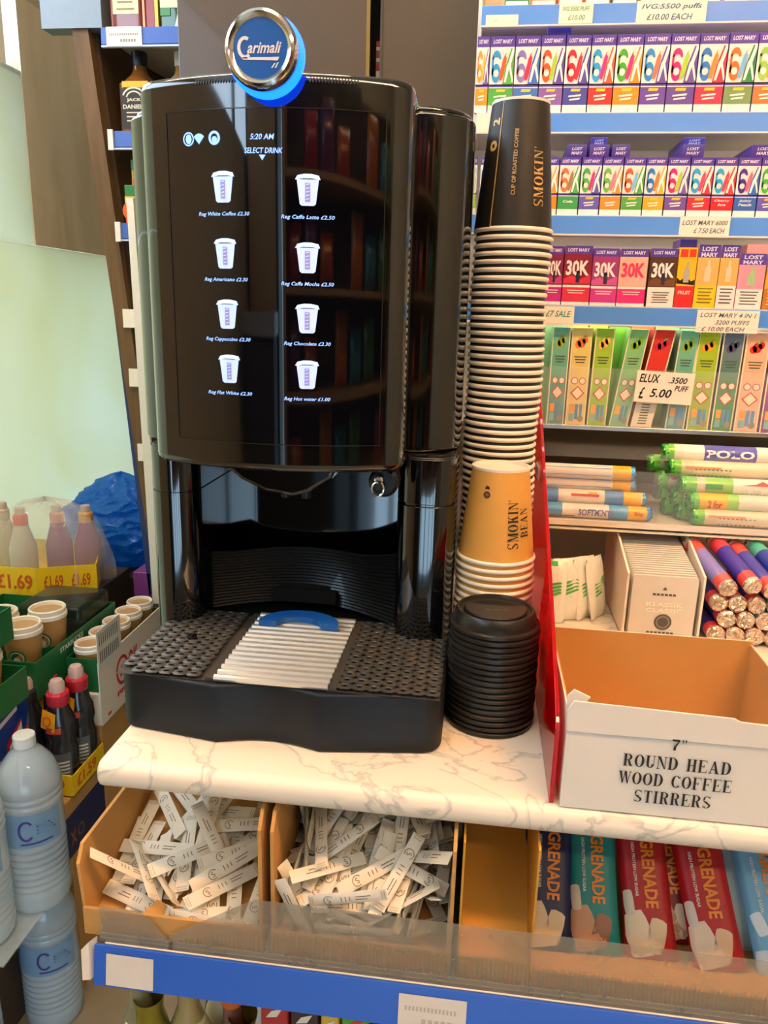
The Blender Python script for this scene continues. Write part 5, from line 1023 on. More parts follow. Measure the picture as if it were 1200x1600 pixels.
def sweets():
    z = 1.0362; r = .0105
    # left pile: white and blue rolls with yellow price flashes
    L = .150; g = 'white and blue mint rolls'
    for i, (x, y, k, c, lab) in enumerate(((.098, 1.115, 0, '#3f9fd8', 'bottom front white and blue mint roll with a yellow price flash'), (.088, 1.137, 0, '#e6ded0', 'bottom mint roll second from the front, mostly hidden'), (.078, 1.159, 0, '#e6ded0', 'bottom mint roll at the back of the left pile'),
                                     (.092, 1.127, 1, '#4a8fd0', 'second layer mint roll with red and yellow print'), (.080, 1.149, 1, '#e6ded0', 'second layer mint roll lying behind the printed one'), (.076, 1.139, 2, '#e8e0d2', 'third layer white mint roll with thin blue lines'), (.074, 1.133, 3, '#e8e0d2', 'topmost white mint roll of the left pile'))):
        zz = z+r+k*.0183
        if k == 3: zz -= .0002
        o = roll('mint_roll', (x, y, zz), L, r, 'x', [(0, .18, c if i in (0, 3) else '#e9e1d3'), (.18, .30, '#efe8dc'), (.30, .62, '#ece4d8'), (.62, .80, c if i in (0, 3) else '#e6ded0'), (.80, .98, '#f2b81e'), (.98, 1, '#4a9ad8')], lab, g, '#5aa4dc', ('SOFTMINTS', '#7a6ab8', .05) if i == 0 else None, foil_ends=(False, True))
        m = MB(M('#d4342a', .5), M('#5a8ed0', .5)); q = lambda u, a: (x+u, y-(r+.0005)*math.cos(a), zz+(r+.0005)*math.sin(a))
        if i == 0: m.use(M('#d4502a', .5)).text('50p', lambda u, v: q(.135+u, .1+v/r), 0, 0, h=.007, w=.013, bold=.03); m.use(M('#c8603c', .5)); m.grid(lambda a, b: q(.01+.035*a, -.75+.2*b), 1, 2)
        elif i == 3: m.grid(lambda a, b: q(.045+.04*a, .25+.35*b), 1, 3); m.use(M('#f0b020', .5)).grid(lambda a, b: q(.07+.012*a, .62+.3*b), 1, 2)
        else: m.use(M('#6a9ad4', .5)).grid(lambda a, b: q(.0+.118*a, .65+.1*b), 1, 1); m.grid(lambda a, b: q(.0+.118*a, -.35+.1*b), 1, 1); m.use(M('#a8a090', .5)); [m.grid(lambda a, b, c=c: q(.008+.0022*c+.001*a, .05+.35*b), 1, 1) for c in range(9)]
        m.build('print', o, smooth=False)
    # right pile: mint rolls with green foil ends
    g = 'mint rolls with green foil ends'; L = .19; r = .0125
    def green(x, y, k, lab, kind):
        zz = z+r+k*.0208
        B = {'polo': [(0, .06, '#78c43c'), (.06, .13, '#eadfc6'), (.13, .28, '#f2ead8'), (.28, .66, '#5a5ab4'), (.66, 1, '#f0e6d0')], 'trebor': [(0, .10, '#6cc03a'), (.10, .16, '#cfc4a8'), (.16, .36, '#8ccc50'), (.36, 1, '#efe6d2')], 'price': [(0, .06, '#6cc03a'), (.06, .26, '#f2bc22'), (.26, .34, '#9cd45a'), (.34, 1, '#e6dcc8')], 'plain': [(0, .07, '#74c43c'), (.07, .16, '#ddd0a8'), (.16, 1, '#e9d9b8')]}[kind]
        T = {'polo': ('POLO', '#f6efe0', .066, .15, .47), 'trebor': ('TREBOR', '#efe8d8', .062, -.35, .55), 'price': ('2 for', '#d4402a', .020, -.1, .17), 'plain': ('|||||||||', '#8a7a60', .05, -.3, .30)}[kind]
        o = roll('mint_roll', (x, y, zz), L, r, 'x', B, lab, g, '#4fae48', T, foil_ends=(True, False))
        q = lambda u, a: (x+u, y-(r+.0005)*math.cos(a), zz+(r+.0005)*math.sin(a))
        if kind == 'trebor':
            m = MB(M('#d8261e', .5)); m.add([q(.078, .38), q(.132, .38), q(.118, .55), q(.108, 1.0), q(.098, .55)], [(0, 1, 2, 3, 4)])
            m.use(M('#3f9a4a', .5)).grid(lambda a, b: q(.030+.024*a, -.2+.6*b), 1, 3); m.use(M('#86c84a', .5)).grid(lambda a, b: q(.056+.13*a, -.9+.35*b), 1, 2); m.build('print', o, smooth=False)
        if kind == 'price':
            m = MB(M('#8cd048', .5)); m.add([q(.062, -.7), q(.10, -.7), q(.064, .25)], [(0, 1, 2)]); m.build('print', o, smooth=False)
        if kind == 'plain':
            m = MB(M('#e0926a', .5)); m.grid(lambda a, b: q(.018+.05*a, .15+.25*b), 1, 1); m.build('print', o, smooth=False)
    green(.309, 1.112, 0, 'bottom front mint roll with a barcode', 'plain'); green(.303, 1.113+.004, 1, 'mint roll with a yellow price flash, second layer', 'price')
    green(.292, 1.128, 2, 'Trebor mint roll with a red peak, third layer', 'trebor'); green(.278, 1.146, 3, 'pale mint roll lying just under the Polo roll', 'plain'); green(.270, 1.156, 4, 'topmost Polo mint roll with a blue panel', 'polo')
    for i, (x, y, k) in enumerate(((.294, 1.139, 0), (.280, 1.166, 0), (.286, 1.145, 1), (.270, 1.174, 1), (.266, 1.162, 2), (.256, 1.180, 3))):
        green(x, y, k, 'mint roll in the back of the right pile, only its green foil end showing', 'plain')
    # bags of mints behind the red divider
    for i, (x, y, rz, lab) in enumerate(((.110, 1.035, .0, 'white and green mint sachet leaning at the front left'), (.136, 1.05, .25, 'white and green mint sachet second from the left'), (.152, 1.06, .55, 'thin white sachet turned edge on, third from left'), (.168, 1.065, .8, 'crumpled white green sachet leaning on the tea box'), (.184, 1.07, 1.0, 'pale sachet squeezed against the tea box'))):
        Wd, Hh = .046, .088
        R = Matrix.Translation((x, y, .901)) @ Matrix.Rotation(rz, 4, 'Z') @ Matrix.Rotation(-.18, 4, 'X')
        def P(u, v, d): 
            t = .009*max(0, math.sin(PI*v))**.5*math.sqrt(max(0, 1-(2*u-1)**4)); return R @ Vector(((u-.5)*Wd, d*t+.0012*math.sin(9*u+5*v+i), v*Hh))
        m = MB(M('#e6e6d8', .3, coat=.3, noise=.08)); m.grid(lambda u, v: P(u, v, -1), 10, 12); m.grid(lambda u, v: P(u, v, 1), 10, 12)
        o = tag(m.build('mint_sachet', origin=(x, y, .901), angle=50), lab, 'sachet', 'mint sachets')
        s = lambda u, v: P(u, v, -1)+R.to_3x3() @ Vector((0, -.0006, 0)); m = MB(M('#4fae4a', .4))
        for a in range(4): m.flat(s, [(.15, .38+.06*a), (.45, .42+.06*a), (.85, .50+.05*a), (.8, .53+.05*a), (.42, .455+.06*a), (.18, .41+.06*a)])
        if i == 0: m.use(M('#2fae3c', .4)).grid(lambda u, v: s(.1+.6*u, .93+.07*v), 4, 1)
        m.build('print', o, smooth=False)
    # open tray of tea sachets
    T = empty('sachet_box', (.235, 1.05, .9), 'white display box of grey sachets lettered classic, behind the stirrer box', 'display box')
    WB = M('#ece2ce', .6, noise=.04)
    x0, x1, y0, y1 = .206, .307, 1.004, 1.19
    for xx in (x0, x1-.003):
        m = MB(WB); m.prism([(y0, .901), (y1, .901), (y1, 1.028), (y0+.09, 1.015), (y0, .992)], xx, xx+.003, 'yz'); m.build('side_panel', T)
    m = MB(WB); m.box(x0, x1, y1, y1+.003, .901, 1.03); m.build('back_panel', T)
    m = MB(WB); m.box(x0, x1, y0, y1, .9005, .903); m.build('bottom_panel', T)
    GS = M('#d6cfc4', .35, coat=.2, noise=.04)
    def sach(y, label):
        m = MB(GS); m.prism(rrect(x0+.008, x1-.008, .9035, .990+(y-1.006)*.16, .003, 3), y, y+.004, 'xz'); return tag(m.build('tea_sachet', bev=.0008), label, 'sachet', 'grey sachets in the display box')
    o = sach(1.006, 'frontmost grey sachet lettered Klassik Classic')
    f = fr(((x0+x1)/2, 1.0054, .9035), (1, 0, 0), (0, 0, 1)); m = MB(M('#5a544e', .5))
    m.disc(f, .002, .0215, .0115, n=28); m.flat(f, [(-.003, .068), (0, .0715), (.003, .068), (0, .0665)]); 
    [m.rect(f, -.015+.0052*q, .059, -.0112+.0052*q, .062) for q in range(6)]; [m.rect(f, -.018+.0052*q, .005, -.0142+.0052*q, .0075) for q in range(7)]
    m.use(M('#f4ead2', .4)); m.text('KLASSIK', f, .002, .0465, h=.0062, w=.048, bold=.03); m.text('CLASSIC', f, .002, .038, h=.0062, w=.048, bold=.03)
    m.use(M('#8a8276', .4)).ring(fr(((x0+x1)/2, 1.0052, .9035), (1, 0, 0), (0, 0, 1)), .002, .0215, .009, .009, .002); m.build('print', o, smooth=False)
    for i in range(26): sach(1.0135+.0066*i, 'grey sachet filed behind the front one in the white display box')
    # sweet tubes pointing at the viewer
    r = .0118; L = .115; g = 'sweet tubes with silver foil ends'
    k = 0
    def tube(x, y, z_, wrap, label, rz=0., px=0., txt=None):
        B = [(0, .04, '#e6d4c2'), (.04, .18, wrap[0]), (.18, .72, wrap[1]), (.72, .94, wrap[2]), (.94, 1, '#e4d2bc')]
        roll('sweet_tube', (x, y, z_), L, r, 'x', B, label, g, '#e2cdb8', None, yaw=PI/2+rz, pitch=-px)
    RP = ('#e04a48', '#4a3fa8', '#e05a50'); GP = ('#58bfa0', '#2f3f9e', '#58bfa0')
    y0 = 1.005; zb = .901+r
    for row in range(3):
        n = 5
        for i in range(n):
            x = .329+.0245*i+(.012 if row % 2 else 0); z_ = zb+row*.0212
            w = GP if (row, i) in ((1, 2), (2, 3)) else RP
            nm = 'teal banded' if w is GP else 'red and purple'
            tube(x, y0+.004*((i*3+row) % 3), z_, w, f'{nm} sweet tube, {("bottom", "middle", "upper")[row]} layer, {("first", "second", "third", "fourth", "fifth")[i]} from the display box')
    for i, (x, w, lab, rz, dz) in enumerate(((.336, ('#e05a54', '#8a80c8', '#e85a50'), 'red and lilac sweet tube tilted on top, nearest the display box', .22, 0), (.366, ('#e04a48', '#4a34a4', '#e0444c'), 'red and deep purple sweet tube tilted on top, second', .20, .006), (.392, ('#e04a48', '#4a3fa8', '#e05a50'), 'red ended sweet tube half hidden on top, third', .2, 0), (.418, GP, 'sea green and navy sweet tube tilted on top, rightmost', .2, .004))):
        tube(x, 1.004, zb+.066+dz, w, lab, rz, .25)
sweets()
# ------------------------------------------------------------------ shelf unit behind the machine, on the left
def left_unit():
    T = empty('wall_shelf_unit', (-.69, 1.75, 0), 'narrow blue edged shelf unit of spirits behind the coffee machine, left of the grey doors', 'shelving')
    WH = M('#d9d0bf', .45, noise=.04); DKW = M('#46301a', .6, noise=.2, scale=14)
    m = MB(DKW); m.box(-.80, -.50, 1.93, 1.95, .6, 2.2); m.build('back_panel', T)
    WOOD = ramp_mat('old_wood', [(.2, '#4e3518'), (.5, '#684b26'), (.8, '#77582f')], 5, dist=2, rough=.65, stretch=(6, 6, .7))
    # leaning brown upright: pale front edge, dark inner face
    def lean(z): return -.8415+(1.858-z)*.0965
    m = MB(WOOD); vs = []
    for z in (2.05, .665):
        x = lean(z); vs += [(x, 1.605, z), (x+.033, 1.605, z), (x+.033, 1.635, z), (x, 1.635, z)]
    m.add(vs, [(0, 1, 2, 3), (4, 5, 6, 7), (0, 4, 5, 1), (1, 5, 6, 2), (2, 6, 7, 3), (3, 7, 4, 0)]); m.build('upright', T)
    m = MB(DKW); vs = []
    for z in (2.05, .665):
        x = lean(z)+.028; vs += [(x, 1.63, z), (x+.012, 1.63, z), (x+.055, 1.94, z), (x+.043, 1.94, z)]
    m.add(vs, [(0, 1, 2, 3), (4, 5, 6, 7), (0, 4, 5, 1), (1, 5, 6, 2), (2, 6, 7, 3), (3, 7, 4, 0)]); m.build('side_panel', T)
    m = MB(M('#2c3a66', .5)); vs = []
    for z in (1.36, .665):
        x = lean(z)-.002-(1.36-z)*.028; vs += [(x, 1.612, z), (lean(z), 1.612, z), (lean(z), 1.62, z), (x, 1.62, z)]
    m.add(vs, [(0, 1, 2, 3), (4, 5, 6, 7), (0, 4, 5, 1), (1, 5, 6, 2), (2, 6, 7, 3), (3, 7, 4, 0)]); m.build('edge_strip', T)
    m = MB(M('#7a8288', .4, metal=.3)); m.box(-.90, -.775, 1.60, 1.64, 1.842, 2.3); m.build('header_panel', T)
    for i, (zt, x0) in enumerate(((1.842, -.776), (1.658, -.772), (1.484, -.768), (1.311, -.762), (1.187, -.756), (1.024, -.746))):
        x0s = x0+.004
        m = MB(WH); m.box(x0s, -.52, 1.603, 1.93, zt-.014, zt); s = m.build('shelf', T)
        m = MB(M('#4063b4', .35)); m.prism([(1.603, zt), (1.597, zt-.001), (1.5955, zt-.030), (1.600, zt-.033), (1.603, zt-.02)], x0, -.52, 'yz'); m.build('price_strip', s)
        m = MB(M('#c9d2e4', .35)); m.box(x0, -.52, 1.5945, 1.602, zt-.0355, zt-.0325); m.build('strip_lip', s)
        m = MB(M('#efe5d4', .5)); 
        if i == 0:
            m.box(-.764, -.692, 1.5935, 1.5962, zt-.0345, zt-.001); l = m.build('label', s)
            m = MB(M('#8c8478', .6)); f = fr((0, 1.5933, 0), (1, 0, 0), (0, 0, 1))
            for k in range(16): m.rect(f, -.757+.0037*k, zt-.0165, -.7548+.0037*k, zt-.0125)
            for k in range(6): m.rect(f, -.736+.0055*k, zt-.0275, -.732+.0055*k, zt-.0225)
            m.build('print', l, smooth=False)
        else: m.box(x0-.001, x0+(.010 if i < 3 else .05), 1.592, 1.5962, zt-.037, zt+.001); m.build('label', s)
    m = MB(M('#e6dfd0', .5)); m.prism([(-.727, .654), (-.706, .654), (-.7225, 1.53), (-.7375, 1.53)], 1.585, 1.5935, 'xz'); 
    m.v = [(x-.0005, y, z) for x, y, z in m.v]; m.build('white_upright', T)
    m = MB(M('#1b1512', .7)); m.box(-.735, -.45, 1.56, 1.93, 0, .653); m.build('shadow_plinth', T)  # added base, near black to stand in for the shadow under the upright
    m = MB(M('#161210', .8)); m.box(-.73, -.50, 1.60, 1.93, .653, .68); m.build('shadow_plinth', T)  # thin slab on top, its black colour continues that painted shadow
left_unit()
def spirits():
    def glass(c, a=1): return M(c, .08, coat=.6, noise=.12, scale=30)
    # flat square bottles on the upper shelf
    z = 1.8425
    m = MB(glass('#7a3a2c')); m.prism(rrect(-.764, -.698, 1.612, 1.66, .006), z, z+.15); m.prism(rrect(-.742, -.72, 1.625, 1.647, .008), z+.15, z+.2)
    o = tag(m.build('spirit_bottle', bev=.003), 'square bottle of dark red spirit with a cream label, on the upper left shelf', 'bottle')
    m = MB(M('#f0dca8', .5)); m.box(-.756, -.704, 1.6112, 1.6122, z+.026, z+.13); l = m.build('label', o)
    m = MB(M('#8a7a58', .6)); f = fr((0, 1.6108, 0), (1, 0, 0), (0, 0, 1))
    for k in range(5): m.rect(f, -.748+.002*k, z+.033+.012*k, -.712-.003*(k % 2), z+.036+.012*k)
    m.build('print', l, smooth=False)
    m = MB(glass('#c87a34')); m.box(-.6965, -.691, 1.612, 1.67, z, z+.17); tag(m.build('carton', bev=.001), 'thin amber carton edge standing beside the square red bottle', 'carton')
    m = MB(M('#8e1c14', .35, coat=.4)); m.box(-.690, -.672, 1.614, 1.68, z, z+.17); o = tag(m.build('carton', bev=.001), 'narrow dark red carton between the square bottle and the green label', 'carton')
    m = MB(M('#e0b050', .4, metal=.5)); m.box(-.6715, -.664, 1.612, 1.68, z, z+.17); tag(m.build('carton', bev=.001), 'narrow gold carton edge left of the green labelled bottle', 'carton')
    m = MB(glass('#2c5a34')); m.prism(rrect(-.662, -.612, 1.614, 1.66, .006), z, z+.16); o = tag(m.build('spirit_bottle', bev=.003), 'square bottle with green and cream label at the right of the upper left shelf', 'bottle')
    m = MB(M('#f0e0b0', .5), M('#3a6a42', .5), M('#ece0cc', .5)); m.use(M('#f0e0b0', .5)).box(-.660, -.614, 1.6125, 1.6142, z+.036, z+.15); m.use(M('#4a8a5c', .5)).box(-.660, -.640, 1.612, 1.6142, z+.022, z+.036)
    m.use(M('#e8dcc4', .5)).prism([(-.632, z+.002), (-.613, z+.002), (-.613, z+.03), (-.624, z+.03)], 1.6125, 1.6142, 'xz'); m.build('label', o)
    # whiskey bottles on the next shelf
    z = 1.6585
    def bot(x, y, r, h, col, label, cap, lab, black=True):
        m = MB(glass(col)); 
        m.prism(rrect(x-r, x+r, y-r, y+r, r*.35, 5), z, z+h*.62)
        m.lathe([(r*1.0, z+h*.62), (r*.88, z+h*.68), (r*.5, z+h*.76), (r*.40, z+h*.82), (r*.40, z+h)], (x, y, 0), 24)
        o = tag(m.build('spirit_bottle', bev=.002), lab, 'bottle')
        m = MB(M(cap, .4)); m.lathe([(r*.44, z+h*.86), (r*.46, z+h+.004), (r*.4, z+h+.006)], (x, y, 0), 20); m.build('cap', o)
        if black:
            f = fr((x, y-r-.0006, z), (1, 0, 0), (0, 0, 1))
            m = MB(M('#2a2018', .5)); m.rect(f, -r*.82, h*.05, r*.82, h*.545); m.use(M('#f0b21e', .5)).rect(f, -r*.7, h*.56, r*.9, h*.63); l = m.build('label', o, smooth=False)
            f = fr((x, y-r-.0010, z), (1, 0, 0), (0, 0, 1)); m = MB(M('#dccfb4', .5))
            m.ring(f, 0, h*.42, r*.74, r*.62, r*.09, .3, PI-.3); m.ring(f, 0, h*.42, r*.50, r*.42, r*.08, .2, PI-.2); m.text('JACK', f, 0, h*.40, h=r*.22, w=r*.9, bold=.03)
            m.text('DANIELS', f, 0, h*.32, h=r*.24, w=r*1.4, bold=.03)
            for k in range(3): m.rect(f, -r*.5, h*(.24-.05*k), r*.5, h*(.255-.05*k))
            m.build('print', l, smooth=False)
        return o
    bot(-.726, 1.655, .034, .150, '#7a4a1c', None, '#141210', 'amber whiskey bottle with black label and yellow band on the second shelf')
    bot(-.640, 1.66, .030, .150, '#a87a48', None, '#d8d2c6', 'bottle with a silver white cap peeking over the coffee machine', black=False)
    z = 1.4845
    m = MB(M('#2f7a3c', .4, coat=.3)); m.box(-.752, -.70, 1.61, 1.66, z, z+.074); o = tag(m.build('carton', bev=.001), 'green carton with orange fruit picture on the third left shelf', 'carton')
    f = fr((0, 1.6094, 0), (1, 0, 0), (0, 0, 1)); m = MB(M('#f0c030', .4)); m.rect(f, -.752, z+.02, -.70, z+.052); m.use(M('#e8601e', .4)).disc(fr((0, 1.609, 0), (1, 0, 0), (0, 0, 1)), -.742, z+.024, .016, .018); m.use(M('#d84a1a', .4)).rect(f, -.752, z, -.70, z+.02); m.build('print', o, smooth=False)
    m = MB(M('#e8a83c', .4, coat=.3)); m.box(-.744, -.70, 1.63, 1.67, z+.0745, z+.125); o = tag(m.build('carton', bev=.001), 'yellow orange carton stacked on top of the green fruit carton', 'carton')
    f = fr((0, 1.6294, 0), (1, 0, 0), (0, 0, 1)); m = MB(M('#3a8a4c', .4)); m.rect(f, -.744, z+.105, -.70, z+.125); m.use(M('#e8702a', .4)).rect(f, -.744, z+.0745, -.70, z+.088); m.build('print', o, smooth=False)
spirits()

def tobacco_doors():
    T = empty('tobacco_cupboard', (-.27, 1.33, 0), 'tall grey brown sliding door cupboard rising behind the coffee machine', 'cupboard')
    G = M('#4b3c29', .42, coat=.15, noise=.10, scale=3)
    m = MB(G); m.box(-.512, -.2035, 1.318, 1.332, .6, 2.35); d = m.build('door', T, bev=.002)
    m = MB(M('#8a7038', .35, metal=.4)); m.box(-.2085, -.2030, 1.3165, 1.3185, .6, 2.35); m.build('edge_trim', d)
    m = MB(G); m.box(-.184, -.036, 1.30, 1.314, .6, 2.35); d = m.build('door', T, bev=.002)
    m = MB(M('#3a342c', .5)); m.box(-.1845, -.181, 1.2985, 1.3005, .6, 2.35); m.build('edge_trim', d)
    m = MB(M('#16130f', .8)); m.box(-.51, -.04, 1.42, 1.44, .6, 2.35); m.box(-.514, -.512, 1.334, 1.44, .6, 2.35); m.box(-.04, -.038, 1.334, 1.44, .6, 2.35); m.build('carcass', T)
    z = 1.655
    for k, (c, h) in enumerate((('#efe4d2', .040), ('#c8402c', .012), ('#efe0cc', .007), ('#c8402c', .010), ('#efe0cc', .006), ('#b83828', .008))):
        m = MB(M(c, .4)); m.box(-.199, -.187, 1.36, 1.40, z, z+h-.0005); z += h
        tag(m.build('cigarette_packet', bev=.0005), f'{("cream", "red", "white", "second red", "second white", "topmost red")[k]} packet seen through the gap between the grey doors', 'packet', 'packets stacked behind the door gap')
    m = MB(M('#3a2a20', .8)); m.box(-.3, -.1, 1.345, 1.415, 1.64, 1.6545); m.build('inner_shelf', T)
tobacco_doors()

# ------------------------------------------------------------------ stacked drinks on the left
def box_obj(name, x0, x1, y0, y1, z0, z1, mat, label, cat='box', group=None, bev=.002):
    m = MB(mat); m.box(x0, x1, y0, y1, z0, z1); return tag(m.build(name, bev=bev), label, cat, group)
def water_bottle(loc, label, tint='#c8dae6', lab='#7ab0dc'):
    x, y, z = loc; r = .052
    m = MB(M(tint, .12, coat=.6, alpha=.62, noise=.12, scale=18, trans=.0))
    pr = [(.02, z+.006), (r*.9, z+.001), (r, z+.012), (r, z+.03)]
    for k in range(7):
        a = z+.035+.0125*k; pr += [(r, a), (r*.965, a+.004), (r*.965, a+.007), (r, a+.011)]
    pr += [(r, z+.125), (r*.985, z+.128), (r*.985, z+.195), (r, z+.198)]
    for k in range(2): a = z+.202+.012*k; pr += [(r, a), (r*.96, a+.004), (r, a+.010)]
    pr += [(r*.97, z+.235), (r*.8, z+.262), (r*.5, z+.283), (.017, z+.292), (.0155, z+.30)]
    m.lathe(pr, (x, y, 0), 36); o = tag(m.build('water_bottle', origin=loc, angle=45), label, 'water bottle', 'large water bottles stacked on the floor')
    m = MB(M('#e8ecec', .4)); m.lathe([(.0175, z+.294), (.0175, z+.312), (.016, z+.314)], (x, y, 0), 20); m.build('cap', o)
    def f(u, v): a = u/(r*1.0); return (x+(r+.0008)*math.sin(a), y-(r+.0008)*math.cos(a), z+v)
    m = MB(M(lab, .3, alpha=.55)); m.grid(lambda u, v: f((u-.5)*r*2.6+.01, .132+.062*v), 14, 1)
    l = m.build('label', o)
    g = lambda u, v: (lambda p: (x+(p[0]-x)*1.008, y+(p[1]-y)*1.008, p[2]))(f(u, v))
    m = MB(M('#4a3a8a', .5)); m.ring(g, .020, .165, .013, .019, .004, .7, 5.5); [m.flat(g, [(.036, .156+.0065*q), (.066-.004*q, .158+.0065*q), (.066-.004*q, .1605+.0065*q), (.036, .1585+.0065*q)]) for q in range(3)]
    m.grid(lambda u, v: g(.01+.05*u, .139+.003*v), 5, 1); m.build('lettering', l, smooth=False)
    return o
def left_stock():
    # water: two layers
    for loc, lab in (((-.748, 1.105, 0), 'large water bottle standing on the floor at the right end of the lower layer'), ((-.81, .955, 0), 'large water bottle on the floor, nearer and left in the lower layer'),
                     ((-.718, 1.05, .318), 'large water bottle at the right end of the upper layer, tallest in view'), ((-.762, .955, .318), 'large water bottle in the upper layer with a white tag, cut off at left')):
        water_bottle(loc, lab)
    m = MB(M('#d6e2e8', .15, alpha=.35, noise=.1)); m.box(-.87, -.69, .90, 1.105, .3145, .3172); tag(m.build('shrink_wrap_sheet'), 'clear plastic wrap sheet between the two layers of water bottles', 'wrap')
    m = MB(M('#efe8de', .6)); m.prism([(-.795, .428), (-.752, .418), (-.748, .45), (-.792, .475)], .8985, .8995, 'xz'); tag(m.build('paper_tag'), 'white paper tag stuck on the front water bottle', 'paper tag')
    # supporting cartons
    TANC = M('#b98d52', .75, noise=.1, scale=12); NAVY = M('#262a52', .5, noise=.08)
    box_obj('carton', -.98, -.72, 1.16, 1.245, 0, .344, TANC, 'tan cardboard carton on the floor under the navy box')
    o = box_obj('drinks_box', -.94, -.692, 1.085, 1.245, .3445, .425, NAVY, 'navy blue box under the tan tray, beside the counter end')
    f = fr((-.6914, 0, 0), (0, 1, 0), (0, 0, 1)); m = MB(M('#8a5a3a', .5)); m.text('X', f, 1.125, .38, h=.028, w=.02, bold=.03); m.ring(f, 1.152, .38, .011, .012, .003); m.build('print', o, smooth=False)
    box_obj('tray', -.92, -.694, 1.09, 1.245, .4255, .459, TANC, 'shallow tan cardboard tray lying on the navy box', 'tray')
    # yellow tray of dark bottles
    YEL = M('#f0c81c', .5, noise=.05, scale=10)
    T = empty('price_tray', (-.78, 1.19, .4595), 'yellow price tray holding dark bottles with red caps', 'tray')
    x0, x1, y0, y1, b = -.87, -.688, 1.130, 1.246, .4595
    m = MB(YEL); m.box(x0, x1, y0, y0+.002, b, .503); m.build('front_panel', T); m = MB(YEL); m.box(x1-.002, x1, y0+.002, y1, b, .501); m.build('side_panel', T)
    m = MB(YEL); m.box(x0, x0+.002, y0+.002, y1, b, .501); m.build('side_panel', T); m = MB(TANC); m.box(x0, x1, y0, y1, b, b+.002); m.build('bottom_panel', T)
    m = MB(M('#d8641e', .5)); f = fr((0, y0-.0006, 0), (1, 0, 0), (0, 0, 1)); m.text('£1.59', f, -.732, .482, h=.024, w=.058, bold=.03); f = fr((x1+.0006, 0, 0), (0, 1, 0), (0, 0, 1)); m.text('£1.59', f, 1.18, .482, h=.022, w=.07, bold=.03); m.build('lettering', T, smooth=False)
    def sport(x, y, label, capc='#d0283c', z=.4618, tagc=True):
        r = .0285
        m = MB(M('#23242a', .25, coat=.5, noise=.1)); m.lathe([(r*.85, z), (r, z+.008), (r, z+.08), (r*.9, z+.09), (r*.9, z+.10), (r, z+.112), (r*.93, z+.135), (r*.62, z+.158), (.0165, z+.168)], (x, y, 0), 28)
        o = tag(m.build('sports_bottle', origin=(x, y, z), angle=45), label, 'bottle', 'dark bottles with red caps')
        m = MB(M('#5a5f62', .4)); 
        def f(u, v, k=1.012): a = u/r; return (x+r*k*math.sin(a), y-r*k*math.cos(a), z+v)
        m.grid(lambda u, v: f(-.03+.06*u, .02+.058*v), 10, 1); m.use(M('#c8503c', .4)).grid(lambda u, v: f(-.012+.028*u, .118+.012*v), 6, 1)
        m.use(M('#d8d4cc', .4)); [m.grid(lambda u, v, k=k: f(.0+.026*u, .024+.007*k+.0035*v, 1.02), 5, 1) for k in range(6)]; m.build('label', o)
        m = MB(M(capc, .3, coat=.4)); m.lathe([(.018, z+.164), (.020, z+.168), (.020, z+.186), (.017, z+.190)], (x, y, 0), 24); c = m.build('cap', o)
        m = MB(M('#e8c4bc', .15, alpha=.75)); m.lathe([(.014, z+.19), (.0135, z+.205), (.010, z+.211), (0, z+.212)], (x, y, 0), 20); m.build('dome', c)
        if tagc:
            m = MB(M('#f2a81e', .5)); m.poly([(x-.023, y-.024, z+.128), (x+.006, y-.0305, z+.122), (x+.008, y-.025, z+.156), (x-.019, y-.020, z+.162)]); t = m.build('price_flash', o, smooth=False)
            m = MB(M('#c8541a', .5)); g = fr((x-.008, y-.0285, z+.142), (1, 0, 0), (0, .15, 1)); m.ring(g, 0, 0, .008, .009, .002); m.build('print', t, smooth=False)
        return o
    sport(-.722, 1.163, 'dark bottle with a red cap at the front of the yellow tray', z=.4618); sport(-.718, 1.222, 'dark bottle with a red cap behind on the right in the yellow tray'); sport(-.778, 1.222, 'dark bottle with a red cap behind on the left in the yellow tray')
    sport(-.782, 1.163, 'dark bottle with a black cap half hidden at the left of the yellow tray', '#2a2624', tagc=False)
    # white drinks tray and the carton that carries it
    box_obj('carton', -1.04, -.695, 1.255, 1.47, 0, .532, TANC, 'tan cardboard carton carrying the white drinks box')
    W2 = M('#e6ddd0', .5, noise=.04)
    o = box_obj('drinks_box', -.764, -.692, 1.252, 1.47, .5325, .600, W2, 'white box with red printed logo beside the coffee machine tray')
    m = MB(W2); m.prism([(1.252, .533), (1.66, .533), (1.66, .668), (1.252, .664)], -.6918, -.6895, 'yz'); m.build('front_panel', o)
    f = fr((-.6890, 0, 0), (0, 1, 0), (0, 0, 1)); m = MB(M('#d0382c', .5)); m.ring(f, 1.345, .608, .027, .031, .007); m.flat(f, [(1.333, .596), (1.342, .622), (1.348, .608), (1.355, .624), (1.359, .596), (1.352, .596), (1.348, .603), (1.341, .596)])
    [m.rect(f, 1.318+.0085*q, .560+.002*(q % 2), 1.3245+.0085*q, .570) for q in range(8)]; m.text('OK', f, 1.395, .612, h=.045, w=.045, bold=.03); m.rect(f, 1.275, .542, 1.289, .547); m.build('print', o, smooth=False)
    # blue multipack in front of the crates
    box_obj('carton', -1.04, -.802, 1.01, 1.158, 0, .4255, M('#4a3c30', .8), 'brown carton on the floor under the blue multipack, behind the water bottles')
    o = box_obj('multipack', -1.05, -.771, 1.01, 1.16, .426, .655, M('#1c3f96', .35, coat=.3, noise=.05), 'blue red and white drinks multipack left of the red capped bottles', 'multipack')
    f = fr((-.7704, .05, 0), (0, 1, 0), (0, 0, 1)); m = MB(M('#c4202c', .4), WHITE)
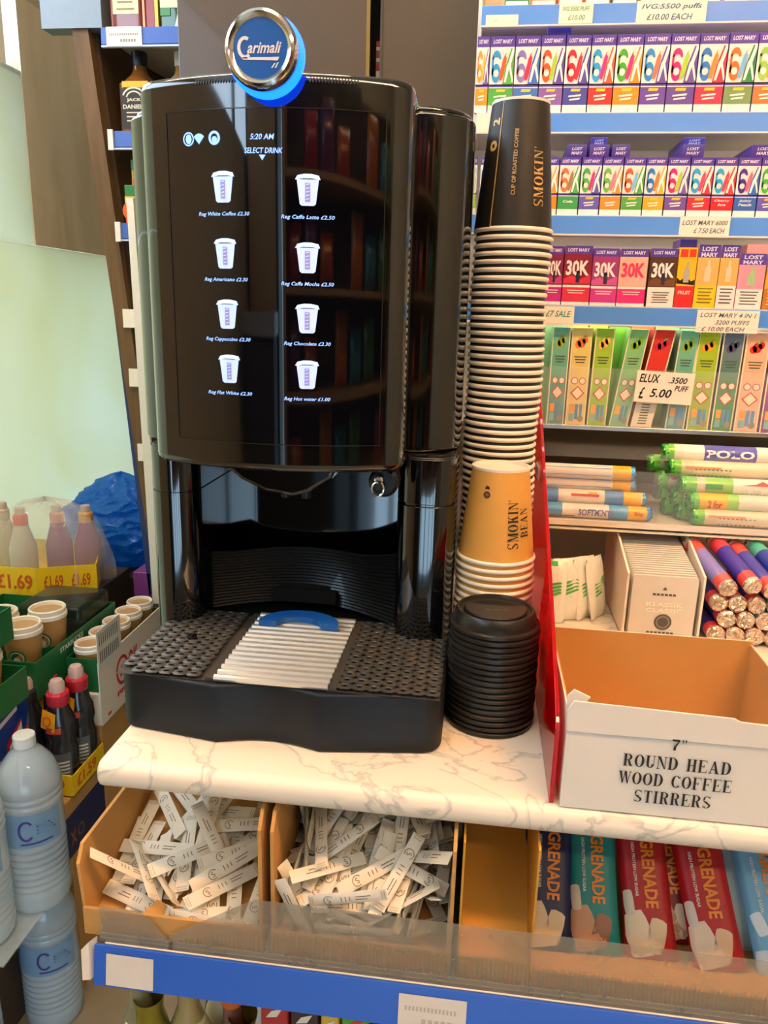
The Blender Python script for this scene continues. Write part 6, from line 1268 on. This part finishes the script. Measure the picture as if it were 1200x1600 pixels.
    m.flat(f, [(1.005, .43), (1.074, .44), (1.074, .615), (1.03, .59)]); m.use(WHITE); g = fr((-.7700, .05, 0), (0, 1, 0), (0, 0, 1)); m.flat(g, [(.985, .43), (1.012, .43), (1.018, .56), (1.0, .575), (.985, .56)]); m.flat(g, [(1.026, .45), (1.073, .52), (1.073, .55), (1.026, .49)]); m.flat(g, [(1.0, .622), (1.065, .635), (1.065, .643), (1.0, .632)])
    m.flat(g, [(1.035, .555), (1.074, .59), (1.074, .61), (1.035, .58)]); m.use(M('#3a50b0', .4)).flat(g, [(.958, .43), (.98, .43), (.98, .57), (.97, .585), (.958, .57)]); m.build('print', o, smooth=False)
    f = fr((0, 1.0094, 0), (1, 0, 0), (0, 0, 1)); m = MB(M('#c4202c', .4)); m.flat(f, [(-1.05, .48), (-.768, .53), (-.768, .58), (-1.05, .53)]); m.build('front_print', o, smooth=False)
    # crates of iced coffees
    GRN = M('#1f6b3c', .45, noise=.08, scale=14); KRAFT = M('#b98a4c', .5, noise=.08); LIDC = M('#efe6d8', .35, noise=.03)
    def crate(x0, x1, y0, y1, b, h, label, txt=True, low=None):
        T = empty('drinks_crate', ((x0+x1)/2, (y0+y1)/2, b), label, 'crate', 'green crates of iced coffee')
        m = MB(GRN); m.box(x0, x1, y0, y1, b, b+.002); m.build('bottom_panel', T)
        for a in ((x0, x1, y0, y0+.002), (x0, x1, y1-.002, y1), (x0, x0+.002, y0+.002, y1-.002), (x1-.002, x1, y0+.002, y1-.002)):
            m = MB(GRN); m.box(*a, b+.002, (low or h) if a[0] == x1-.002 else h); m.build('side_panel', T)
        if txt: m = MB(M('#d8e4d4', .5)); f = fr((x1+.0005, 0, 0), (0, 1, 0), (0, 0, 1)); m.text('STARBUCKS', f, (y0+y1)/2-.03, h-.013, h=.010, w=.085, bold=.03); m.build('lettering', T, smooth=False)
        return T
    def iced(x, y, z, label, k=1.0):
        m = MB(KRAFT); m.lathe([(.025, z), (.026, z+.002), (.0335, z+.088)], (x, y, 0), 30); o = tag(m.build('iced_coffee_cup', origin=(x, y, z)), label, 'iced coffee', 'iced coffee cups in the green crates')
        m = MB(LIDC); m.lathe([(.0335, z+.086), (.0352, z+.087), (.0352, z+.094), (.0335, z+.0955), (.0338, z+.104), (.0318, z+.106), (.0295, z+.1045), (.0285, z+.099), (0, z+.0985)], (x, y, 0), 32, cap0=False); m.build('lid', o)
        m = MB(M('#b08a5c', .4)); m.lathe([(0, z+.0995), (.0275, z+.0992)], (x, y, 0), 28, cap0=False, cap1=False); m.build('lid_film', o)
        def f(u, v, k=1.0): a = u/.03; r = .0262+.0075*(v/.088)+.0006*k; return (x+r*math.sin(a), y-r*math.cos(a), z+v)
        m = MB(M('#1c7a48', .4), WHITE); 
        m.grid(lambda u, v: f(-.05+.1*u, .004+.03*v), 14, 1)
        vs = [f(.004, .05, 1)]
        m.disc(lambda u, v: f(u, v, 1.5), .004, .047, .0155, .0165, 20); m.use(M('#dfe8da', .4)).ring(lambda u, v: f(u, v, 2.2), .004, .047, .0125, .0135, .0018)
        m.disc(lambda u, v: f(u, v, 2.2), .004, .043, .006, .007, 12); m.build('print', o, smooth=False)
        o.scale = (k, k, k)
        return o
    box_obj('carton', -1.04, -.768, 1.255, 1.47, .5325, .628, M('#3a3128', .8), 'dark carton on top of the tan one, under the lettered green crate')
    box_obj('carton', -1.04, -.79, 1.08, 1.25, .68-.0515, .6285, M('#3a3128', .8), 'x') if False else None
    crate(-1.02, -.760, 1.165, 1.47, .6285, .700, 'green drinks crate lettered in white, with cups behind its wall')
    crate(-.757, -.6925, 1.258, 1.53, .6005, .668, 'narrow low green crate holding a row of lidded cups, inside the white box', False, low=.650)
    m = MB(M('#e4e0d8', .5)); m.box(-.6892, -.6880, 1.250, 1.345, .655, .728); o = tag(m.build('barcode_label'), 'white barcode label standing on the edge of the white drinks box', 'label')
    m = MB(M('#6a6660', .6)); f = fr((-.6876, 0, 0), (0, 1, 0), (0, 0, 1))
    for k in range(10): m.rect(f, 1.257+.008*k, .662, 1.261+.008*k, .685); m.rect(f, 1.257+.008*k, .697, 1.260+.008*k, .720)
    m.build('print', o, smooth=False)
    for i in range(5): iced(-.7255, 1.29+.056*i, .603, f'white lidded iced coffee in the narrow crate, {("nearest", "second", "third", "fourth", "farthest")[i]} of its row', .82)
    iced(-.806, 1.206, .6325+.02, 'iced coffee cup with green emblem at the near corner of the lettered crate') ; iced(-.803, 1.285, .6325+.02, 'iced coffee cup directly behind the near corner one'); iced(-.880, 1.25, .6325+.02, 'iced coffee cup at the left, under the yellow price tray')
    m = MB(M('#26402e', .6)); m.box(-1.015, -.763, 1.168, 1.467, .6308, .652); tag(m.build('crate_insert'), 'dark green raised insert inside the lettered crate, under its cups', 'insert')
    m = MB(M('#2a2a24', .2, alpha=.5)); m.box(-.90, -.766, 1.335, 1.46, .6525, .735); tag(m.build('drinks_pack', bev=.008), 'smoky clear wrapped pack behind the cups in the lettered crate', 'pack')
    # two small crates at the far left, nearest the viewer
    crate(-1.0, -.755, 1.02, 1.13, .6555, .712, 'lower green crate cut off by the left edge, on the blue multipack', False)
    iced(-.80, 1.075, .6585, 'iced coffee cup inside the lower leftmost green crate'); iced(-.90, 1.075, .6585, 'iced coffee cup deep inside the lower leftmost green crate')
    crate(-1.0, -.765, 1.04, 1.12, .767, .825, 'upper green crate cut off by the left edge, stacked on cups', False)
    # support box with yellow priced tray, bagged bottles and blue bag
    box_obj('carton', -1.1, -.74, 1.725, 2.05, 0, .66, M('#2a211c', .8), 'dark carton behind the crates carrying the blue bag')
    box_obj('carton', -1.13, -.846, 1.475, 1.722, .4545+.15, .688, M('#3a3128', .8), 'dark carton under the yellow price tray of clear bottles')
    T = empty('price_tray', (-.96, 1.6, .6885), 'yellow price tray reading one pound sixty nine, holding bagged bottles', 'tray')
    pts = [(-1.13, 1.485), (-.952, 1.492), (-.838, 1.545), (-.905, 1.70), (-1.13, 1.70)]
    b, h = .6885, .755
    for i in range(4):
        (xa, ya), (xb, yb) = pts[i], pts[i+1]; d = Vector((xb-xa, yb-ya, 0)); n = Vector((d.y, -d.x, 0)).normalized()*.002
        m = MB(YEL); vs = [(xa, ya, b), (xb, yb, b), (xb, yb, h), (xa, ya, h)]; m.add(vs+[tuple(Vector(p)-n) for p in vs], [(0, 1, 2, 3), (4, 5, 6, 7), (0, 1, 5, 4), (2, 3, 7, 6), (1, 2, 6, 5), (0, 3, 7, 4)]); m.build('side_panel', T)
    m = MB(YEL); m.prism(pts, b, b+.002); m.build('bottom_panel', T)
    m = MB(M('#d0581c', .5)); f = fr((-1.13, 1.4842, 0), (.178, .007, 0), (0, 0, 1)); g = lambda u, v: f(u/.178, v)
    m.text('£1.69', g, .128, .722, h=.035, w=.082, bold=.025)
    f2 = fr((-.952, 1.492, 0), (.907, .422, 0), (0, 0, 1)); g2 = lambda u, v: Vector(f2(u, v))+Vector((.0003, -.0006, 0))
    m.text('£1.69', g2, .035, .722, h=.030, w=.04, bold=.02); m.text('£1.69', g2, .092, .722, h=.030, w=.04, bold=.02); m.build('lettering', T, smooth=False)
    def clear(x, y, capc, liq, label):
        z = .6912; r = .03
        m = MB(M(liq, .15, coat=.4, alpha=.85)); m.lathe([(r*.9, z), (r, z+.006), (r, z+.09), (r*.7, z+.12), (.014, z+.145)], (x, y, 0), 24); o = tag(m.build('drink_bottle', origin=(x, y, z)), label, 'bottle', 'bagged bottles in the yellow tray')
        m = MB(M(capc, .35)); m.lathe([(.016, z+.142), (.016, z+.162), (.013, z+.166)], (x, y, 0), 20); m.build('cap', o)
        m = MB(M('#d8c4b8', .3, alpha=.7)); m.lathe([(.012, z+.166), (.011, z+.18), (0, z+.182)], (x, y, 0), 18); m.build('dome', o)
    clear(-1.02, 1.56, '#d8302c', '#cfc4b8', 'bottle with a red and white cap inside the clear bag'); clear(-.955, 1.60, '#d89a8c', '#8a3a78', 'purple bottle in the middle of the clear bag'); clear(-.893, 1.615, '#d8a060', '#9a5a84', 'purple bottle with a peach cap at the right in the clear bag')
    clear(-1.09, 1.60, '#c8b8a8', '#c8b8a0', 'pale bottle at the far left inside the clear bag')
    def bagf(u, v):
        a = 2*PI*u; k = (1-v**2.6)**.5
        w = 1+.05*math.sin(7*a+3*v)+.03*math.sin(13*a-5*v)
        return Vector((-.985+.146*k*w*math.cos(a), 1.605+.105*k*w*math.sin(a), .70+.185*v+.006*math.sin(9*a)*v))
    m = MB(M('#e9e6e0', .18, alpha=.24, noise=.2, coat=.3)); m.grid(bagf, 40, 14, True); tag(m.build('clear_bag', angle=60), 'crinkled clear plastic bag over the bottles in the yellow tray', 'plastic bag')
    # blue carrier bag
    c = Vector((-.905, 1.83, .6615)); rr = random.Random(3)
    ph = [rr.uniform(0, 6.28) for _ in range(12)]
    from mathutils import noise as mnoise
    def bf(u, v):
        a = 2*PI*u; k = math.sin(PI*min(1, .03+v*.97))**.26 if v < .5 else math.sin(PI*(.03+v*.97))**.62
        d = Vector((math.cos(a), math.sin(a), 2*v-1))
        n1 = mnoise.noise(d*1.6+Vector((4, 1, 0))); n2 = abs(mnoise.noise(Vector((math.cos(a)*2.2, math.sin(a)*2.2, v*5.5))*1.1)); n3 = abs(mnoise.noise(Vector((math.cos(a)*3, math.sin(a)*3, v*11+a*.8))))
        w = 1.04+.16*n1-.30*n2-.22*n3
        x = .158*k*w*math.cos(a); y = .09*k*w*math.sin(a); z = .245*v*(1+.05*n1)+.018*x/.13*(1-v)
        return c+Vector((x, y, max(0.0, z)))
    BB = bpy.data.materials.new('blue_film'); BB.use_nodes = True
    nt = BB.node_tree; b_ = nt.nodes['Principled BSDF']; b_.inputs['Base Color'].default_value = lin('#1a84f2')+(1,); b_.inputs['Roughness'].default_value = .22; b_.inputs['Coat Weight'].default_value = .5
    tl = nt.nodes.new('ShaderNodeBsdfTranslucent'); tl.inputs['Color'].default_value = lin('#38b0ff')+(1,); mx = nt.nodes.new('ShaderNodeMixShader'); mx.inputs[0].default_value = .5
    nz = nt.nodes.new('ShaderNodeTexNoise'); nz.inputs['Scale'].default_value = 28; nz.inputs['Distortion'].default_value = 1.2; bp = nt.nodes.new('ShaderNodeBump'); bp.inputs['Strength'].default_value = .8; bp.inputs['Distance'].default_value = .01
    nt.links.new(nz.outputs['Fac'], bp.inputs['Height']); nt.links.new(bp.outputs['Normal'], b_.inputs['Normal'])
    nt.links.new(b_.outputs[0], mx.inputs[1]); nt.links.new(tl.outputs[0], mx.inputs[2]); nt.links.new(mx.outputs[0], nt.nodes['Material Output'].inputs['Surface'])
    m = MB(BB); m.grid(bf, 120, 70, True); B = tag(m.build('carrier_bag', angle=30), 'crumpled bright blue plastic carrier bag left of the coffee machine', 'plastic bag')
    o = box_obj('snack_box', -.785, -.742, 1.612, 1.68, .6535, .718, M('#84408a', .4, coat=.3, noise=.08), 'small purple box under the blue bag, against the white upright')
    o.location.x += .0
left_stock()
DAY = 55.0
SIDE = 20.0
EXPO = 0.45
# ------------------------------------------------------------------ rest of the shop, behind the viewer (seen in the gloss)
def back_of_shop():
    T = empty('crisp_stand', (.75, -1.0, 0), 'wooden crisp stand behind the viewer, mirrored in the machine', 'shelving')
    W = M('#8a6a48', .6, noise=.12, scale=8); D = M('#2b241e', .7)
    m = MB(W); m.box(-.36, -.32, -1.15, -.75, .75, 2.0); m.box(1.5, 1.54, -1.15, -.75, .0, 2.0); m.box(-.35, -.33, -1.15, -1.12, 0, .75); m.build('side_panel', T)
    m = MB(D); m.box(-.32, 1.5, -1.17, -1.15, .75, 2.0); m.build('back_panel', T)
    for z in (.78, 1.08, 1.38, 1.68):
        m = MB(W); m.box(-.32, 1.5, -1.15, -.76, z-.02, z); m.build('shelf', T)
    cols = ['#9a3c16', '#1f6a78', '#8c1a2c', '#9a7424', '#2c6a3a', '#501f50', '#a85c1e', '#80162e']
    names = ['orange', 'teal', 'red', 'gold', 'green', 'purple', 'amber', 'crimson']
    for r, z in enumerate((.78, 1.08, 1.38, 1.68)):
        for i in range(8):
            x = -.21+.23*i; c = (i*3+r*5) % 8; hk = .16+.08*((i*7+r*3) % 5)/4
            if (i*5+r*3) % 4 == 1: continue
            def P(u, v, d): 
                t = .05*math.sin(PI*min(1, max(0, v)))**.6*math.sqrt(max(0, 1-(2*u-1)**4)); return (x+(u-.5)*.19, -.93+d*t, z+.001+hk*v)
            m = MB(M(cols[c], .3, coat=.3, noise=.2, scale=12)); m.grid(lambda u, v: P(u, v, -1), 8, 10); m.grid(lambda u, v: P(u, v, 1), 8, 10)
            tag(m.build('crisp_packet', angle=60), f'{names[c]} crisp packet on the {("bottom", "second", "third", "top")[r]} shelf of the stand behind, place {("one", "two", "three", "four", "five", "six", "seven", "eight")[i]}', 'crisp packet', 'crisp packets behind the viewer')
    T = empty('fridge', (-.8, -1.6, 0), 'dark drinks fridge behind the viewer beside the shop door', 'fridge')
    m = MB(M('#3a3028', .5)); m.box(-1.1, -.5, -1.85, -1.3, 0, 2.1); m.build('cabinet', T, bev=.01)
    m = MB(M('#a58050', .5)); m.box(-1.06, -.54, -1.299, -1.29, .2, 2.0); m.build('door', T)
    T = empty('low_shelf_unit', (-.78, -1.0, 0), 'low grey topped shelf unit behind the viewer', 'shelving')
    m = MB(M('#8a8a90', .4)); m.box(-1.05, -.5, -1.2, -.85, 1.24, 1.31); m.build('top', T); m = MB(M('#26201c', .7)); m.box(-1.03, -.52, -1.18, -.87, 0, 1.24); m.build('body', T)
back_of_shop()

# ------------------------------------------------------------------ light
def area(name, loc, rot, sx, sy, e, col):
    l = bpy.data.lights.new(name, 'AREA'); l.shape = 'RECTANGLE'; l.size = sx; l.size_y = sy; l.energy = e; l.color = col
    o = bpy.data.objects.new(name, l); COL.objects.link(o); o.location = loc; o.rotation_euler = rot
area('daylight_shop_front', (.07, -1.92, 1.15), (PI/2, 0, 0), 2.2, 2.1, DAY, (.50, .76, 1.0))
area("daylight_left_windows", (-1.19, .1, 2.15), (0, -PI/2, 0), .55, 3.8, DAY*.6, (.62, .80, 1.0))
area('daylight_behind_frosted_panes', (-1.45, 1.5, 1.05), (0, -PI/2, 0), 1.6, 2.6, SIDE, (.80, .93, 1.0))
w = bpy.data.worlds.new('world'); SC.world = w; w.use_nodes = True
bg = w.node_tree.nodes['Background']; bg.inputs['Strength'].default_value = 1.2
sky = w.node_tree.nodes.new('ShaderNodeTexSky'); sky.sky_type = 'NISHITA'; sky.sun_disc = False; sky.sun_elevation = math.radians(35)
sky.dust_density = 2; bg.inputs['Strength'].default_value = .25
w.node_tree.links.new(sky.outputs['Color'], bg.inputs['Color'])
vs = SC.view_settings
vs.view_transform = 'Standard'; vs.look = 'None'; vs.gamma = 1.0; vs.use_curve_mapping = False
vs.exposure = EXPO
